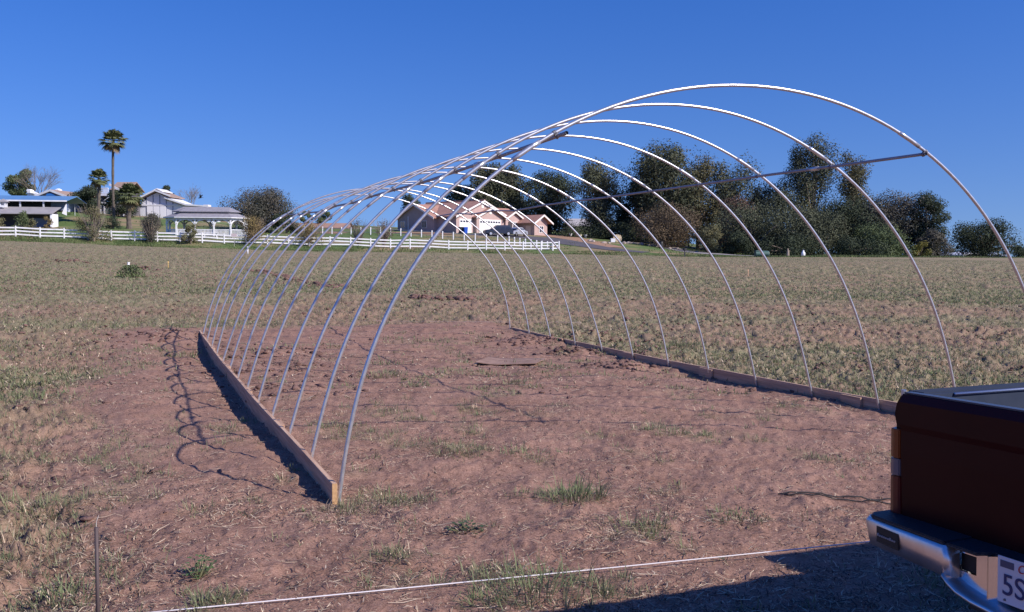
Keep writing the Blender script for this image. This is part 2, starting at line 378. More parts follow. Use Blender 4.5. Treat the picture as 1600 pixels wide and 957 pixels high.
# ------------------------------------------------------------------ hoop house frame
HC = [-.0917, -.0205, .0269, -.1086]
HQ = np.array([[-.014,.106,-.079,0,.077],[-.001,.004,.009,.002,-.002],[.006,-.045,.019,-.01,.006],[.007,-.061,.017,-.013,.006],[.004,-.017,-.013,-.011,.003],[.005,-.026,.002,-.006,-.025],[.001,-.004,-.008,-.023,-.012],[.006,-.026,-.012,-.007,-.018],[-.011,-.016,-.019,-.009,-.013],[0,.013,.021,-.019,-.008],[-.005,.004,.01,-.008,-.001],[.013,.012,.011,-.014,-.014],[-.01,.055,.041,-.015,-.06]])
SP = 1.22; PR = .0145
def hoop_pt(i, deg):
    th = R(deg); u = (th - math.pi/2)/(math.pi/2); q = HQ[i-1]; b = 1-u*u
    r = WID/2*(1 + b*(HC[0] + HC[1]*u**2 + HC[2]*u**4 + HC[3]*u**6 + q[0] + q[1]*u**2 + q[2]*u**4 + q[3]*u + q[4]*u**3))
    y = (i-1)*SP; t = (1+math.cos(th))/2
    return Vector((WID/2 + r*math.cos(th), y, r*math.sin(th) + (1-t)*float(zL(y)) + t*float(zR(y))))
gh = empty('greenhouse_frame', (0, 0, 0), 0, 'bare galvanized pipe frame of a long arched hoop greenhouse standing on raw dirt', 'greenhouse frame')
for i in range(1, 14):
    b = MB(); pts = [hoop_pt(i, 0) - Vector((0, 0, .25))] + [hoop_pt(i, d) for d in np.linspace(0, 180, 91)] + [hoop_pt(i, 180) - Vector((0, 0, .25))]
    # the arc is made in lengths: tiny flat spots where the lengths meet
    b.tube(pts, PR, 10, False)
    h = b.build('hoop', pipe, gh, True)
    for d0, d1 in ((59.5, 64), (128, 132.5)):
        c = MB(); c.tube([hoop_pt(i, d) for d in np.linspace(d0, d1, 5)], PR*1.28, 10); c.build('coupling', pipe, h, True)
    for d in (58, 125.5):
        p0 = hoop_pt(i, d); tn = (hoop_pt(i, d+1) - p0).normalized()
        c = MB(); c.tube([p0 - tn*.012, p0 + tn*.012], PR*1.3, 8)
        inn = (Vector((WID/2, p0.y, .8)) - p0).normalized(); c.bar(p0 + inn*.012, p0 + inn*.05, .026, .03, tn)
        c.build('clamp', pipe_dark, h)
for d, ext in ((58, .03), (125.5, .17)):
    off = .033; pts = []
    for i in range(1, 14):
        p0 = hoop_pt(i, d); inn = (Vector((WID/2, p0.y, .8)) - p0).normalized(); pts.append(p0 + inn*off)
    e0 = pts[0] + (pts[0]-pts[1]).normalized()*ext; e1 = pts[-1] + (pts[-1]-pts[-2]).normalized()*.05
    for a, bb in ((0, 5), (5, 9), (9, 13)):
        seg = ([e0] if a == 0 else []) + pts[a:bb+1 if bb < 13 else bb] + ([e1] if bb == 13 else [])
        c = MB(); c.tube(seg, .0145, 10, False); o = c.build('purlin', pipe2, gh, True)
    c = MB(); c.tube([e0 + (pts[1]-pts[0]).normalized()*.01, e0 + (pts[1]-pts[0]).normalized()*.012], .0155, 10); c.build('pipe_bore', black, gh)
    sv = MB(); q0 = pts[2].lerp(pts[1], .45 if d > 60 else .75); q1 = pts[2].lerp(pts[1], .55 if d > 60 else .85); sv.tube([q0, q1], .021, 10); sv.build('purlin_sleeve', pipe, gh, True)
BH = .14; BT = .038
def board(side, y0, y1, nm='baseboard'):
    zf = zL if side < 0 else zR
    x0 = -PR - BT if side < 0 else WID + PR; x0 += random.uniform(-.002, .002)
    rings = []
    for y in np.linspace(y0, y1, 6):
        z = float(zf(y)) - .006 + .004*math.sin(y*1.3 + side); z0 = z - (.16 if side < 0 else .07); z1 = z + BH - .005
        rings.append([(x0, y, z0), (x0+BT, y, z0), (x0+BT, y, z1-.004), (x0+BT-.004, y, z1), (x0+.004, y, z1), (x0, y, z1-.004)])
    b = MB(); b.loft(rings); o = b.build(nm, wood, gh)
    for ye, s in ((y0, -1), (y1, 1)):
        z = float(zf(ye)); e = MB(); e.box(x0+.002, x0+BT-.002, min(ye, ye+s*.002), max(ye, ye+s*.002), z-.04, z+BH-.014); e.build('end_grain', endw, o)
    return o
ysL = [-.03, 2.95, 5.72, 8.62, 11.65, 14.95]; ysR = [-.03, 2.93, 6.2, 8.75, 11.8, 14.70]
for ys, side in ((ysL, -1), (ysR, 1)):
    for a, b_ in zip(ys[:-1], ys[1:]): board(side, a, b_ - .006)
    for y in ys[1:-1]:
        zf = zL if side < 0 else zR; z = float(zf(y))
        x0 = -PR + .001 if side < 0 else WID + PR - .040
        b = MB(); hgt = BH - .02 + random.uniform(-.01, .012); b.box(x0, x0+.038, y-.19, y+.17, z-.03, z+hgt); b.build('splice_block', wood, gh, bevel=.003)

# ------------------------------------------------------------------ strings, stakes, boards on the ground
def cord(name, pts, rad, m_, label, cat='string'):
    b = MB(); b.tube(pts, rad, 6); o = b.build(name, m_, None, True); return tag(o, label, cat)
strm = mat('masons_string', (.66, .62, .64), .7)
def line_pts(a, b, za, zb_, sag, n=14):
    return [(a[0]+(b[0]-a[0])*t, a[1]+(b[1]-a[1])*t, za + (zb_-za)*t - sag*4*t*(1-t)) for t in np.linspace(0, 1, n)]
cord('layout_string', line_pts((-1.52, -1.93), (5.2, -2.40), .07, .06, .012), .0034, strm, 'taut pale string stretched low over the dirt in front of the frame')
cord('layout_string', line_pts((2.2, 18.6), (9.0, 14.8), .02, .05, .02), .0045, mat('dusty_string', (.42, .33, .30), .8), 'faint pale string across the dirt beyond the far end of the frame')
rebar = mat('rusty_rebar', (.10, .075, .075), .7, .4)
st = empty('steel_stake', (-1.475, -1.94, Hs(-1.475, -1.94)), 0, 'thin dark steel stake standing upright at the left end of the near string', 'stake')
b = MB(); b.tube([(0, 0, -.2), (0, 0, .42)], .0085, 8); b.build('rod', rebar, st, True)
b = MB(); b.tube([(0, .012, .36), (0, .013, .44), (.010, .012, .47)], .0016, 5); b.build('wire_tie', mat('pale_wire', (.5, .46, .42), .6), st)
strand = mat('dark_strand', (.03, .028, .03), .7)  # thin dark line running out and doubled back over the dirt
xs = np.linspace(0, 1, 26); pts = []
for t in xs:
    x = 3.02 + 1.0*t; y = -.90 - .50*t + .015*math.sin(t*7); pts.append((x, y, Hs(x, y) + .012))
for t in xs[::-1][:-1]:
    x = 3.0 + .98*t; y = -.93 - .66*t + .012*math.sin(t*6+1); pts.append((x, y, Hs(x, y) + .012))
cord('dark_strand', pts, .0055, strand, 'thin dark strand lying doubled back on the dirt beside the pickup bumper', 'strand')
def sheet():
    e = empty('plywood_panel', (4.72, 8.72, Hs(4.72, 8.72)), R(-24), 'warped sheet of weathered plywood lying flat on the dirt inside the frame', 'plywood sheet')
    nx, ny = 9, 3; top = []; 
    for j in range(ny):
        for i in range(nx):
            x = -.50 + 1.02*i/(nx-1); y = -.38 + .80*j/(ny-1); z = .03 + .045*max(0, (-x-.1)/.4)**1.6 + .015*math.sin(3*x+y)
            sk = .22*(y); top.append((x + sk, y, z))
    V = top + [(x, y, z-.012) for x, y, z in top]; n = nx*ny; Fs = []
    for j in range(ny-1):
        for i in range(nx-1):
            a = j*nx+i; Fs += [(a, a+1, a+nx+1, a+nx), (n+a, n+a+nx, n+a+nx+1, n+a+1)]
    for i in range(nx-1): Fs += [(i, n+i, n+i+1, i+1), ((ny-1)*nx+i, (ny-1)*nx+i+1, n+(ny-1)*nx+i+1, n+(ny-1)*nx+i)]
    for j in range(ny-1): Fs += [(j*nx, j*nx+nx, n+j*nx+nx, n+j*nx), (j*nx+nx-1, n+j*nx+nx-1, n+j*nx+2*nx-1, j*nx+2*nx-1)]
    b = MB(); b.add(V, Fs); b.build('panel_face', ply, e)
    b = MB()
    b.bar((-.60, -.38, .0), (-.60+.17, .40, .0), .05, .04); b.build('batten', wood, e)
sheet()
def stake(u, v, hgt, col, label, nm='survey_stake', wd=.05, mt=None):
    x, y, z = ground_hit(u, v); e = empty(nm, (x, y, z), LATANG, label, 'stake')
    b = MB(); b.loft([[(-wd*.2, -.006, -.12), (wd*.2, -.006, -.12), (wd*.2, .012, -.12), (-wd*.2, .012, -.12)], [(-wd/2, -.01, 0.05), (wd/2, -.01, .05), (wd/2, .014, .05), (-wd/2, .014, .05)], [(-wd/2, -.01, hgt), (wd/2, -.01, hgt), (wd/2, .014, hgt), (-wd/2, .014, hgt)]])
    b.build('lath', mt or mat(nm + str(u), col, .8), e)
    t_ = MB(); t_.box(-wd/2-.004, wd/2+.004, -.014, .018, hgt-.12, hgt-.03); t_.build('marker_band', mat('stake_band_' + str(u), tuple(min(1, c*1.25) for c in col), .7), e)
stake(263, 419.5, .42, (.62, .42, .16), 'yellow wooden survey stake in the field left of the frame')
stake(1169, 432, .42, (.60, .38, .24), 'pale wooden survey stake in the field right of the frame')
stake(1178, 412, .3, (.45, .36, .28), 'short dull stake far out in the right field')
def pvc(u, v, hgt, rad, label):
    x, y, z = ground_hit(u, v); e = empty('marker_pipe', (x, y, z), 0, label, 'marker pipe')
    b = MB(); b.tube([(0, 0, -.1), (0, 0, hgt)], rad, 10); b.build('pipe_body', white, e, True)
    b = MB(); b.tube([(0, 0, hgt), (0, 0, hgt+.05)], rad*1.2, 10); b.build('cap', white, e, True)
pvc(201, 424, .42, .06, 'stubby white capped pipe sticking up behind the dark green bush')
pvc(387, 398, .7, .07, 'white capped pipe standing in the far field behind the hoops')
x, y, z = ground_hit(366, 386); e = empty('sign_on_post', (x, y, z), LATANG, 'small pale sign on a thin post at the field edge by the gazebo', 'sign')
b = MB(); b.tube([(0, 0, -.1), (0, 0, 1.3)], .03, 6); b.build('post', mat('thin_post', (.4, .38, .33), .8), e)
b = MB(); b.box(-.32, .32, -.03, -.01, 1.15, 1.5); b.build('board', mat('faded_sign', (.6, .5, .5), .8), e)

# ------------------------------------------------------------------ pickup truck (only its rear corner is in view)
def pickup():
    t = empty('pickup_truck', (1.415, -4.555, .088), R(0.6), 'dark red pickup truck seen by its rear left corner, chrome step bumper towards us', 'pickup truck')
    t.rotation_euler = (-.0175, -.0039, .0105)
    HW = .80
    # bed side (outer skin), both sides: section in (y,z) extruded along x with rolled rail
    for s in (1, -1):
        sec = [(.74, .50), (.80, .52), (.825, .62), (.832, .78), (.822, .93), (.822, 1.00), (.832, 1.04), (.822, 1.08), (.80, 1.112), (.775, 1.122), (.70, 1.122), (.70, 1.097), (.725, 1.087), (.725, .62), (.72, .50)]
        b = MB(); rings = []
        for x, k in ((.0, .985), (.04, 1), (.62, 1), (.80, 1.0), (1.9, 1.0)):
            rings.append([(x, s*y*k, z) for y, z in sec])
        b.loft(rings); bs = b.build('bed_side', redp, t, False)
        b = MB(); b.box(.05, 1.88, min(s*.69,s*.726), max(s*.69,s*.726), .64, 1.1245); b.box(.05, 1.88, min(s*.726,s*.80), max(s*.726,s*.80), 1.1235, 1.128); b.build('bed_liner_wall', mat('grey_bed_liner', (.030, .040, .066), .9, col2=(.040, .050, .078), scale=8, spec=.1), t)
        b = MB(); b.tube([(.16, s*.686, 1.121), (1.85, s*.686, 1.121)], .006, 8); b.build('bed_rail', mat('rail_metal', (.5, .52, .58), .35, .8), t, True)
        b = MB(); b.box(.3, 1.85, s*.684-.010, s*.684+.010, .90, .915); b.build('tie_ledge', mat('rail_metal', (.5, .5, .5)), t)
        # tail lamp wrapped round the corner
        def lamp(z0, z1, m_, nm='tail_lamp'):
            c = MB(); yy = [(.0, .770), (-.018, .778), (-.022, .800), (-.012, .826), (.02, .838), (.09, .838), (.09, .80), (.0, .77)]
            c.loft([[(x, s*(y - .0), z) for x, y in yy[:-1]] for z in (z0, z1)]); return c.build(nm, m_, t, False, bevel=.003)
        lamp(.66, .805, mat('red_lens', (.12, .012, .010), .3)); lamp(.808, .872, mat('clear_lens', (.14, .12, .14), .25), 'reverse_lamp'); lamp(.875, .985, mat('amber_lens', (.20, .040, .006), .3), 'turn_lamp')
        b = MB(); b.loft([[(x, s*y, z) for x, y in ((0, .772), (-.012, .78), (-.008, .822), (.02, .835), (.05, .82), (.05, .76))] for z in (.50, .655)]); b.build('corner_panel', redp, t)
    # tailgate: pressed panel with a rolled top edge and a recessed field
    b = MB(); b.loft([[( -.012, -.765, .655), (-.012, .765, .655), (.03, .765, .655), (.03, -.765, .655)],
                      [(-.020, -.767, .90), (-.020, .767, .90), (.03, .767, .90), (.03, -.767, .90)],
                      [(-.020, -.767, .985), (-.020, .767, .985), (.03, .767, .985), (.03, -.767, .985)],
                      [(-.028, -.767, 1.008), (-.028, .767, 1.008), (.03, .767, 1.008), (.03, -.767, 1.008)],
                      [(-.028, -.767, 1.092), (-.028, .767, 1.092), (.034, .767, 1.092), (.034, -.767, 1.092)],
                      [(-.012, -.767, 1.122), (-.012, .767, 1.122), (.03, .767, 1.122), (.03, -.767, 1.122)]])
    tg = b.build('tailgate', redp, t, False)
    b = MB(); b.box(-.034, -.02, -.14, .14, .86, .94); b.build('handle', black, tg, bevel=.006)
    b = MB(); b.box(-.006, .028, -.765, .765, 1.123, 1.129); b.build('top_cap', mat('dark_cap', (.05, .06, .09), .35), tg)
    for s in (1, -1):
        b = MB(); b.tube([(.01, s*.785, 1.107), (.01, s*.785, 1.134)], .010, 8); b.build('latch_pin', mat('rail_metal', (.5, .5, .5)), t)
    b = MB(); b.box(.03, 1.9, -.72, .72, .60, .64); 
    for k in range(9): b.box(.05, 1.88, -.66+k*.155, -.60+k*.155, .64, .652)
    b.build('bed_floor', MATS['grey_bed_liner'], t)
    b = MB(); b.box(1.86, 1.92, -.72, .72, .60, 1.10); b.build('bed_front_wall', redp, t)
    # bumper: two chrome end wings, a deeper middle, rubber step pads
    def wing(s):
        plan = [(.16, .868, .55, .645), (.0, .872, .55, .647), (-.085, .866, .548, .648), (-.120, .835, .546, .648), (-.132, .70, .545, .648), (-.155, .44, .540, .648)]
        b = MB(); rings = []
        for x, y, z0, z1 in plan:
            tx = .05
            rings.append([(x+.012, s*(y-.010), z0), (x+.004, s*(y-.003), (z0+z1)/2), (x-.002, s*y, z1-.010), (x+.006, s*(y-.006), z1), (x+tx, s*(y-.03), z1), (x+tx, s*(y-.03), z0)])
        b.loft(rings); return b.build('bumper_wing', chrome, bmp, True)
    bmp = empty('rear_bumper', (0, 0, 0)); bmp.parent = t
    for s in (1, -1): wing(s)
    # deeper middle: lower lip sweeps down from the wing corner
    prof = [(.44, .540), (.415, .518), (.38, .500), (.32, .486), (.2, .474), (-.2, .474), (-.32, .486), (-.38, .500), (-.415, .518), (-.44, .540)]
    b = MB(); rings = []
    for y, z in prof:
        rings.append([(-.155, y, z), (-.158, y, z+.008), (-.150, y, z+.014), (-.06, y, z+.035), (-.04, y, z+.03), (-.04, y, z)])
    b.loft(rings); b.build('lower_lip', chrome, bmp, True)
    bl = chrome
    for s in (1, -1):   # return faces of the recess and the lamp panel with a square hole
        b = MB(); b.add([(-.150, s*.44, .54), (-.150, s*.44, .648), (-.100, s*.432, .645), (-.100, s*.432, .50)], [(0, 1, 2, 3)])
        y0, y1 = (.405, .345)
        z0, z1, hz0, hz1, hy0, hy1 = .49, .648, .565, .628, .420, .345
        X = -.100
        def q(a, c, d, e2): b.add([(X, s*a, d), (X, s*c, d), (X, s*c, e2), (X, s*a, e2)], [(0, 1, 2, 3)])
        q(.432, .30, hz1, z1); q(.432, .30, z0, hz0); q(.432, hy0, hz0, hz1); q(hy1, .30, hz0, hz1)
        b.add([(X, s*.30, z0), (X, s*.30, z1), (-.118, s*.287, z1), (-.118, s*.287, z0), (-.06, s*.262, z1), (-.06, s*.262, z0)], [(0, 1, 2, 3), (3, 2, 4, 5)])
        b.build('lamp_panel', mat('polished_chrome', (.72, .74, .80), .14, 1.0), bmp, True)
        b = MB(); b.box(-.085, -.05, min(s*hy0, s*hy1), max(s*hy0, s*hy1), hz0, hz1); b.build('socket', black, bmp)
        b = MB(); pl = [(.14, .82), (.0, .848), (-.08, .845), (-.114, .818), (-.126, .70), (-.148, .44), (.0, .44)]
        b.prism([(x, s*y) for x, y in pl], 'z', .6485, .662); b.build('step_pad', mat('step_rubber', (.02, .022, .03), .55, bump=.3, bscale=80), bmp, bevel=.004)
        def bd(y, z0): return (-.130 - (.70-y)/.26*.023) if y < .70 else (-.116 - (.835-y)/.135*.014)
        yb0, yb1 = .775, .655
        b = MB(); b.add([(bd(yb0, 0)-.004, s*yb0, .572), (bd(yb1, 0)-.006, s*yb1, .570), (bd(yb1, 0)-.006, s*yb1, .630), (bd(yb0, 0)-.004, s*yb0, .632), (bd(yb0, 0)+.004, s*yb0, .572), (bd(yb1, 0)+.004, s*yb1, .570), (bd(yb1, 0)+.004, s*yb1, .630), (bd(yb0, 0)+.004, s*yb0, .632)], [(0,1,2,3),(4,5,6,7),(0,1,5,4),(1,2,6,5),(2,3,7,6),(3,0,4,7)])
        bg_ = b.build('badge', black, bmp)
        c = MB()
        for k in range(9):
            y = yb0 - .012 - k*.0115; x = bd(y, 0) - .0085; hh = .010 if k in (0, 6) else .006
            c.box(x, x+.004, s*y - .0035, s*y + .0035, .596, .596 + hh)
        c.build('badge_marks', mat('badge_grey', (.30, .30, .32), .5), bg_)
    b = MB(); b.prism([(-.142, .44), (-.142, .31), (-.09, .29), (-.09, -.09), (-.142, -.11), (-.142, -.44), (.0, -.44), (.0, .44)], 'z', .646, .658); b.build('centre_step_pad', MATS['step_rubber'], bmp, bevel=.004)
    b = MB(); b.box(-.045, .0, -.30, .30, .49, .645); b.build('bumper_back', mat('dark_frame_steel', (.03, .03, .035), .7), bmp)
    # licence plate
    py0, py1, pz0, pz1, px = .256, -.048, .512, .663, -.108
    pl = MB(); pl.box(px, px+.004, py1, py0, pz0, pz1); plate = pl.build('licence_plate', mat('plate_white', (.62, .62, .66), .45), t, bevel=.0015)
    def txt(s_, size, y, z, m_, nm, sx=1.0, shear=0):
        cu = bpy.data.curves.new('tmp', 'FONT'); cu.body = s_; cu.size = size; cu.extrude = .0008; cu.shear = shear; cu.align_x = 'LEFT'
        o = bpy.data.objects.new('tmp', cu); COL.objects.link(o); dg = bpy.context.evaluated_depsgraph_get()
        me = bpy.data.meshes.new_from_object(o.evaluated_get(dg)); bpy.data.objects.remove(o)
        for v_ in me.vertices: c = v_.co.copy(); v_.co = Vector((px - .0025 - c.z, y - c.x*sx, z + c.y))
        me.materials.clear(); me.materials.append(m_); return link(nm, me, plate)
    navy = mat('plate_navy', (.02, .03, .12), .5)
    txt('5SL', .098, py0-.018, pz0+.030, navy, 'plate_characters', .95)
    txt('California', .040, py0-.075, pz1-.036, mat('plate_red', (.45, .04, .05), .5), 'plate_script', .9, .3)
    b = MB(); b.box(px-.002, px, py0-.062, py0-.012, pz1-.034, pz1-.012); b.build('month_sticker', mat('sticker_grey', (.08, .08, .13), .5), plate)
    for y, z in ((py0-.03, pz0+.012), (py1+.03, pz0+.012)):
        b = MB(); b.tube([(px-.004, y, z), (px+.003, y, z)], .004, 8); b.build('plate_screw', pipe_dark, plate)
    # cab, bonnet, chassis, wheels
    b = MB(); lower = []
    for x, yw, z0, z1 in ((1.95, .80, .42, 1.06), (3.4, .81, .42, 1.04), (3.6, .81, .42, 1.02), (4.9, .77, .46, .93), (5.05, .70, .48, .80)):
        lower.append([(x, -yw, z0), (x, yw, z0), (x, yw+.02, (z0+z1)/2), (x, yw-.03, z1), (x, -yw+.03, z1), (x, -yw-.02, (z0+z1)/2)])
    b.loft(lower); b.build('cab_body', redp, t)
    b = MB(); b.loft([[(1.97, -.77, 1.06), (3.45, -.77, 1.04), (3.45, .77, 1.04), (1.97, .77, 1.06)], [(2.05, -.66, 1.58), (2.95, -.66, 1.58), (2.95, .66, 1.58), (2.05, .66, 1.58)], [(2.2, -.60, 1.62), (2.8, -.60, 1.62), (2.8, .60, 1.62), (2.2, .60, 1.62)]]); cab = b.build('cab_roof', redp, t)
    b = MB(); b.add([(1.985, -.62, 1.12), (1.985, .62, 1.12), (2.035, .56, 1.50), (2.035, -.56, 1.50)], [(0, 1, 2, 3)]); b.build('rear_window', glassd, cab)
    for s in (1, -1):
        b = MB(); b.add([(2.15, s*.772, 1.10), (3.2, s*.772, 1.10), (2.9, s*.695, 1.50), (2.15, s*.695, 1.50)], [(0, 1, 2, 3)]); b.build('side_window', glassd, cab)
    b = MB(); b.box(.1, 4.9, -.55, .55, .36, .52); b.build('chassis', MATS['dark_frame_steel'], t)
    for x in (1.02, 4.15):
        for s in (1, -1):
            c = MB(); c.loft([[(x + r_*math.cos(a), s*yy, .335 + r_*math.sin(a)) for a in np.linspace(0, 2*math.pi, 29)[:-1]] for r_, yy in ((.30, .60), (.335, .62), (.335, .78), (.31, .80), (.20, .79))])
            wh = c.build('wheel', rubber, t)
            c = MB(); c.loft([[(x + r_*math.cos(a), s*yy, .335 + r_*math.sin(a)) for a in np.linspace(0, 2*math.pi, 17)[:-1]] for r_, yy in ((.20, .792), (.14, .77), (.05, .785))]); c.build('rim', chrome, wh)
pickup()

# ------------------------------------------------------------------ field cover (stuff nobody could count)
def view_points(n, r0, r1, power=1.0, half=31.0, rng=RNG):
    """random ground places in the sector in front of the viewpoint, density falling with distance"""
    a = np.radians(rng.uniform(-half, half, n)); t = rng.random(n)
    r = (r0**(1-power) + t*(r1**(1-power) - r0**(1-power)))**(1/(1-power)) if power != 1 else r0*(r1/r0)**t
    return CAM[0] + r*(np.cos(a)*FhN[0] + np.sin(a)*RhN[0]), CAM[1] + r*(np.cos(a)*FhN[1] + np.sin(a)*RhN[1]), r
def blades(name, x, y, z, az, lean, ln, wd, m_, curve=.5, segs=2, parent=None, label=None):
    """grass blades: bent tapering strips, all in one mesh"""
    n = len(x); dx = np.cos(az); dy = np.sin(az); px, py = -dy, dx
    def P(t):
        l = lean*t + curve*lean*t*t; hgt = ln*t*np.cos(np.minimum(lean*(.7+.5*t), 1.5)); out = ln*t*np.sin(np.minimum(lean*(.5 + curve*t), 1.5))
        return x + dx*out, y + dy*out, z + hgt
    V = []
    if segs == 2:
        for t, k in ((0, 1.), (.55, .8)):
            a, b, c = P(t); V += [np.stack([a - px*wd*k/2, b - py*wd*k/2, c], 1), np.stack([a + px*wd*k/2, b + py*wd*k/2, c], 1)]
        a, b, c = P(1.0); V.append(np.stack([a, b, c], 1))
        V = np.stack(V, 1).reshape(-1, 3); o = np.arange(n)[:, None]*5
        Q = np.concatenate([o, o+1, o+3, o+2], 1); T = np.concatenate([o+2, o+3, o+4], 1)
    else:
        a, b, c = P(0); a2, b2, c2 = P(1.0)
        V = np.stack([np.stack([a - px*wd/2, b - py*wd/2, c], 1), np.stack([a + px*wd/2, b + py*wd/2, c], 1), np.stack([a2, b2, c2], 1)], 1).reshape(-1, 3)
        o = np.arange(n)[:, None]*3; Q = None; T = np.concatenate([o, o+1, o+2], 1)
    me = np_mesh(name, V, Q, T); ob = link(name, me, parent, m_)
    return ob
g_green = mat('weed_green', (.17, .21, .10), .75, island=.35, trans=.25, col2=(.20, .20, .12), scale=1.2, spec=.2)
g_olive = mat('weed_olive', (.26, .25, .15), .8, island=.35, trans=.2, col2=(.16, .17, .08), scale=.8, spec=.2)
g_straw = mat('dry_straw', (.50, .40, .29), .8, island=.4, col2=(.36, .27, .19), scale=2, spec=.2)
g_far = mat('far_weeds', (.19, .225, .115), .85, island=.25, trans=.3, col2=(.25, .25, .15), scale=.35, spec=.1)
def tufts(name, n, r0, r1, power, nb, hl, wd, m_, segs, rad, thresh=.25, plotk=1.0, leanr=(.2, 1.1)):
    x, y, r = view_points(n, r0, r1, power); v = veg(x, y); pm = plot_mask(x, y)
    keep = RNG.random(n) < np.clip((v - thresh*RNG.random(n))*1.4, 0, 1)*np.where(pm > .5, plotk, 1)
    keep &= ~((x > 1.35) & (x < 7) & (y > -5.6) & (y < -3.6))
    x = x[keep]; y = y[keep]; r = r[keep]; k = len(x)
    cnt = RNG.integers(nb[0], nb[1], k); idx = np.repeat(np.arange(k), cnt); N = len(idx)
    sc = np.repeat(RNG.uniform(.5, 1.25, k), cnt); sp = RNG.random(N)**.7*rad*sc; aa = RNG.uniform(0, 2*np.pi, N)
    bx = x[idx] + np.cos(aa)*sp; by = y[idx] + np.sin(aa)*sp; bz = H(bx, by) - .004
    az = aa + RNG.normal(0, .7, N)
    o = blades(name, bx, by, bz, az, RNG.uniform(*leanr, N), RNG.uniform(hl[0], hl[1], N)*sc, RNG.uniform(wd[0], wd[1], N)*(1 if segs == 2 else 1), m_, .6, segs)
    tag(o, kind='stuff'); return o
tufts('grass', 7500, 4.2, 14, 1.0, (8, 24), (.03, .12), (.003, .006), g_green, 2, .07, .22, .85, (.2, 1.5))
tufts('grass', 7500, 4.2, 16, 1.0, (6, 16), (.03, .10), (.003, .006), g_olive, 2, .08, .20, .85, (.2, 1.5))
tufts('grass', 26000, 13, 42, 1.0, (4, 10), (.04, .12), (.010, .022), g_green, 1, .14, .30, .75, (.2, 1.3))
tufts('grass', 20000, 13, 48, 1.0, (4, 10), (.04, .11), (.010, .022), g_olive, 1, .18, .3, .45, (.2, 1.3))
tufts('grass', 80000, 36, 124, .7, (3, 6), (.05, .12), (.03, .07), g_far, 1, .45, .2, .5, (.2, 1.3))
tufts('dry_grass', 6500, 4.2, 16, 1.0, (4, 10), (.03, .10), (.003, .006), g_straw, 2, .09, .2, .8, (.6, 1.5))
tufts('dry_grass', 9000, 14, 75, 1.0, (3, 7), (.05, .12), (.01, .03), g_straw, 1, .15, .2, .7, (.7, 1.5))
# straw lying flat on the dirt
def litter(n, r0, r1, ln, wd, m_, name='straw_litter', lift=.006):
    x, y, r = view_points(n, r0, r1, 1.0); N = len(x); c = fbm(x*1.4, y*1.4, 91, 3); k = RNG.random(N) < np.clip((c - .36)*4, .25, 1)
    x = x[k]; y = y[k]; r = r[k]; N = len(x); az = RNG.uniform(0, np.pi*2, N); L_ = RNG.uniform(ln[0], ln[1], N)*RNG.uniform(.4, 1, N); W_ = RNG.uniform(wd[0], wd[1], N)
    dx = np.cos(az); dy = np.sin(az); bend = RNG.normal(0, .25, N)*L_
    V = []
    for t, w_ in ((-.5, .6), (0, 1), (.5, .5)):
        cx = x + dx*L_*t - dy*bend*(.25 - t*t); cy = y + dy*L_*t + dx*bend*(.25 - t*t); cz = H(cx, cy) + lift + RNG.uniform(0, .012, N)
        V += [np.stack([cx - dy*W_*w_/2, cy + dx*W_*w_/2, cz], 1), np.stack([cx + dy*W_*w_/2, cy - dx*W_*w_/2, cz + .001], 1)]
    V = np.stack(V, 1).reshape(-1, 3); o = np.arange(N)[:, None]*6
    Q = np.concatenate([np.concatenate([o, o+1, o+3, o+2], 1), np.concatenate([o+2, o+3, o+5, o+4], 1)])
    ob = link(name, np_mesh(name, V, Q), None, m_); tag(ob, kind='stuff')
litter(7000, 4.2, 14, (.03, .16), (.003, .007), g_straw)
litter(5000, 12, 40, (.08, .22), (.008, .02), g_straw)
litter(7000, 4.2, 14, (.03, .11), (.004, .009), mat('dark_litter', (.07, .045, .038), .9, island=.4))
litter(42000, 4.2, 18, (.010, .045), (.002, .005), g_straw)
litter(42000, 4.2, 18, (.010, .045), (.003, .008), MATS['dark_litter'])
litter(20000, 14, 50, (.04, .12), (.010, .025), MATS['dark_litter'])
litter(12000, 14, 60, (.04, .14), (.008, .022), g_straw)
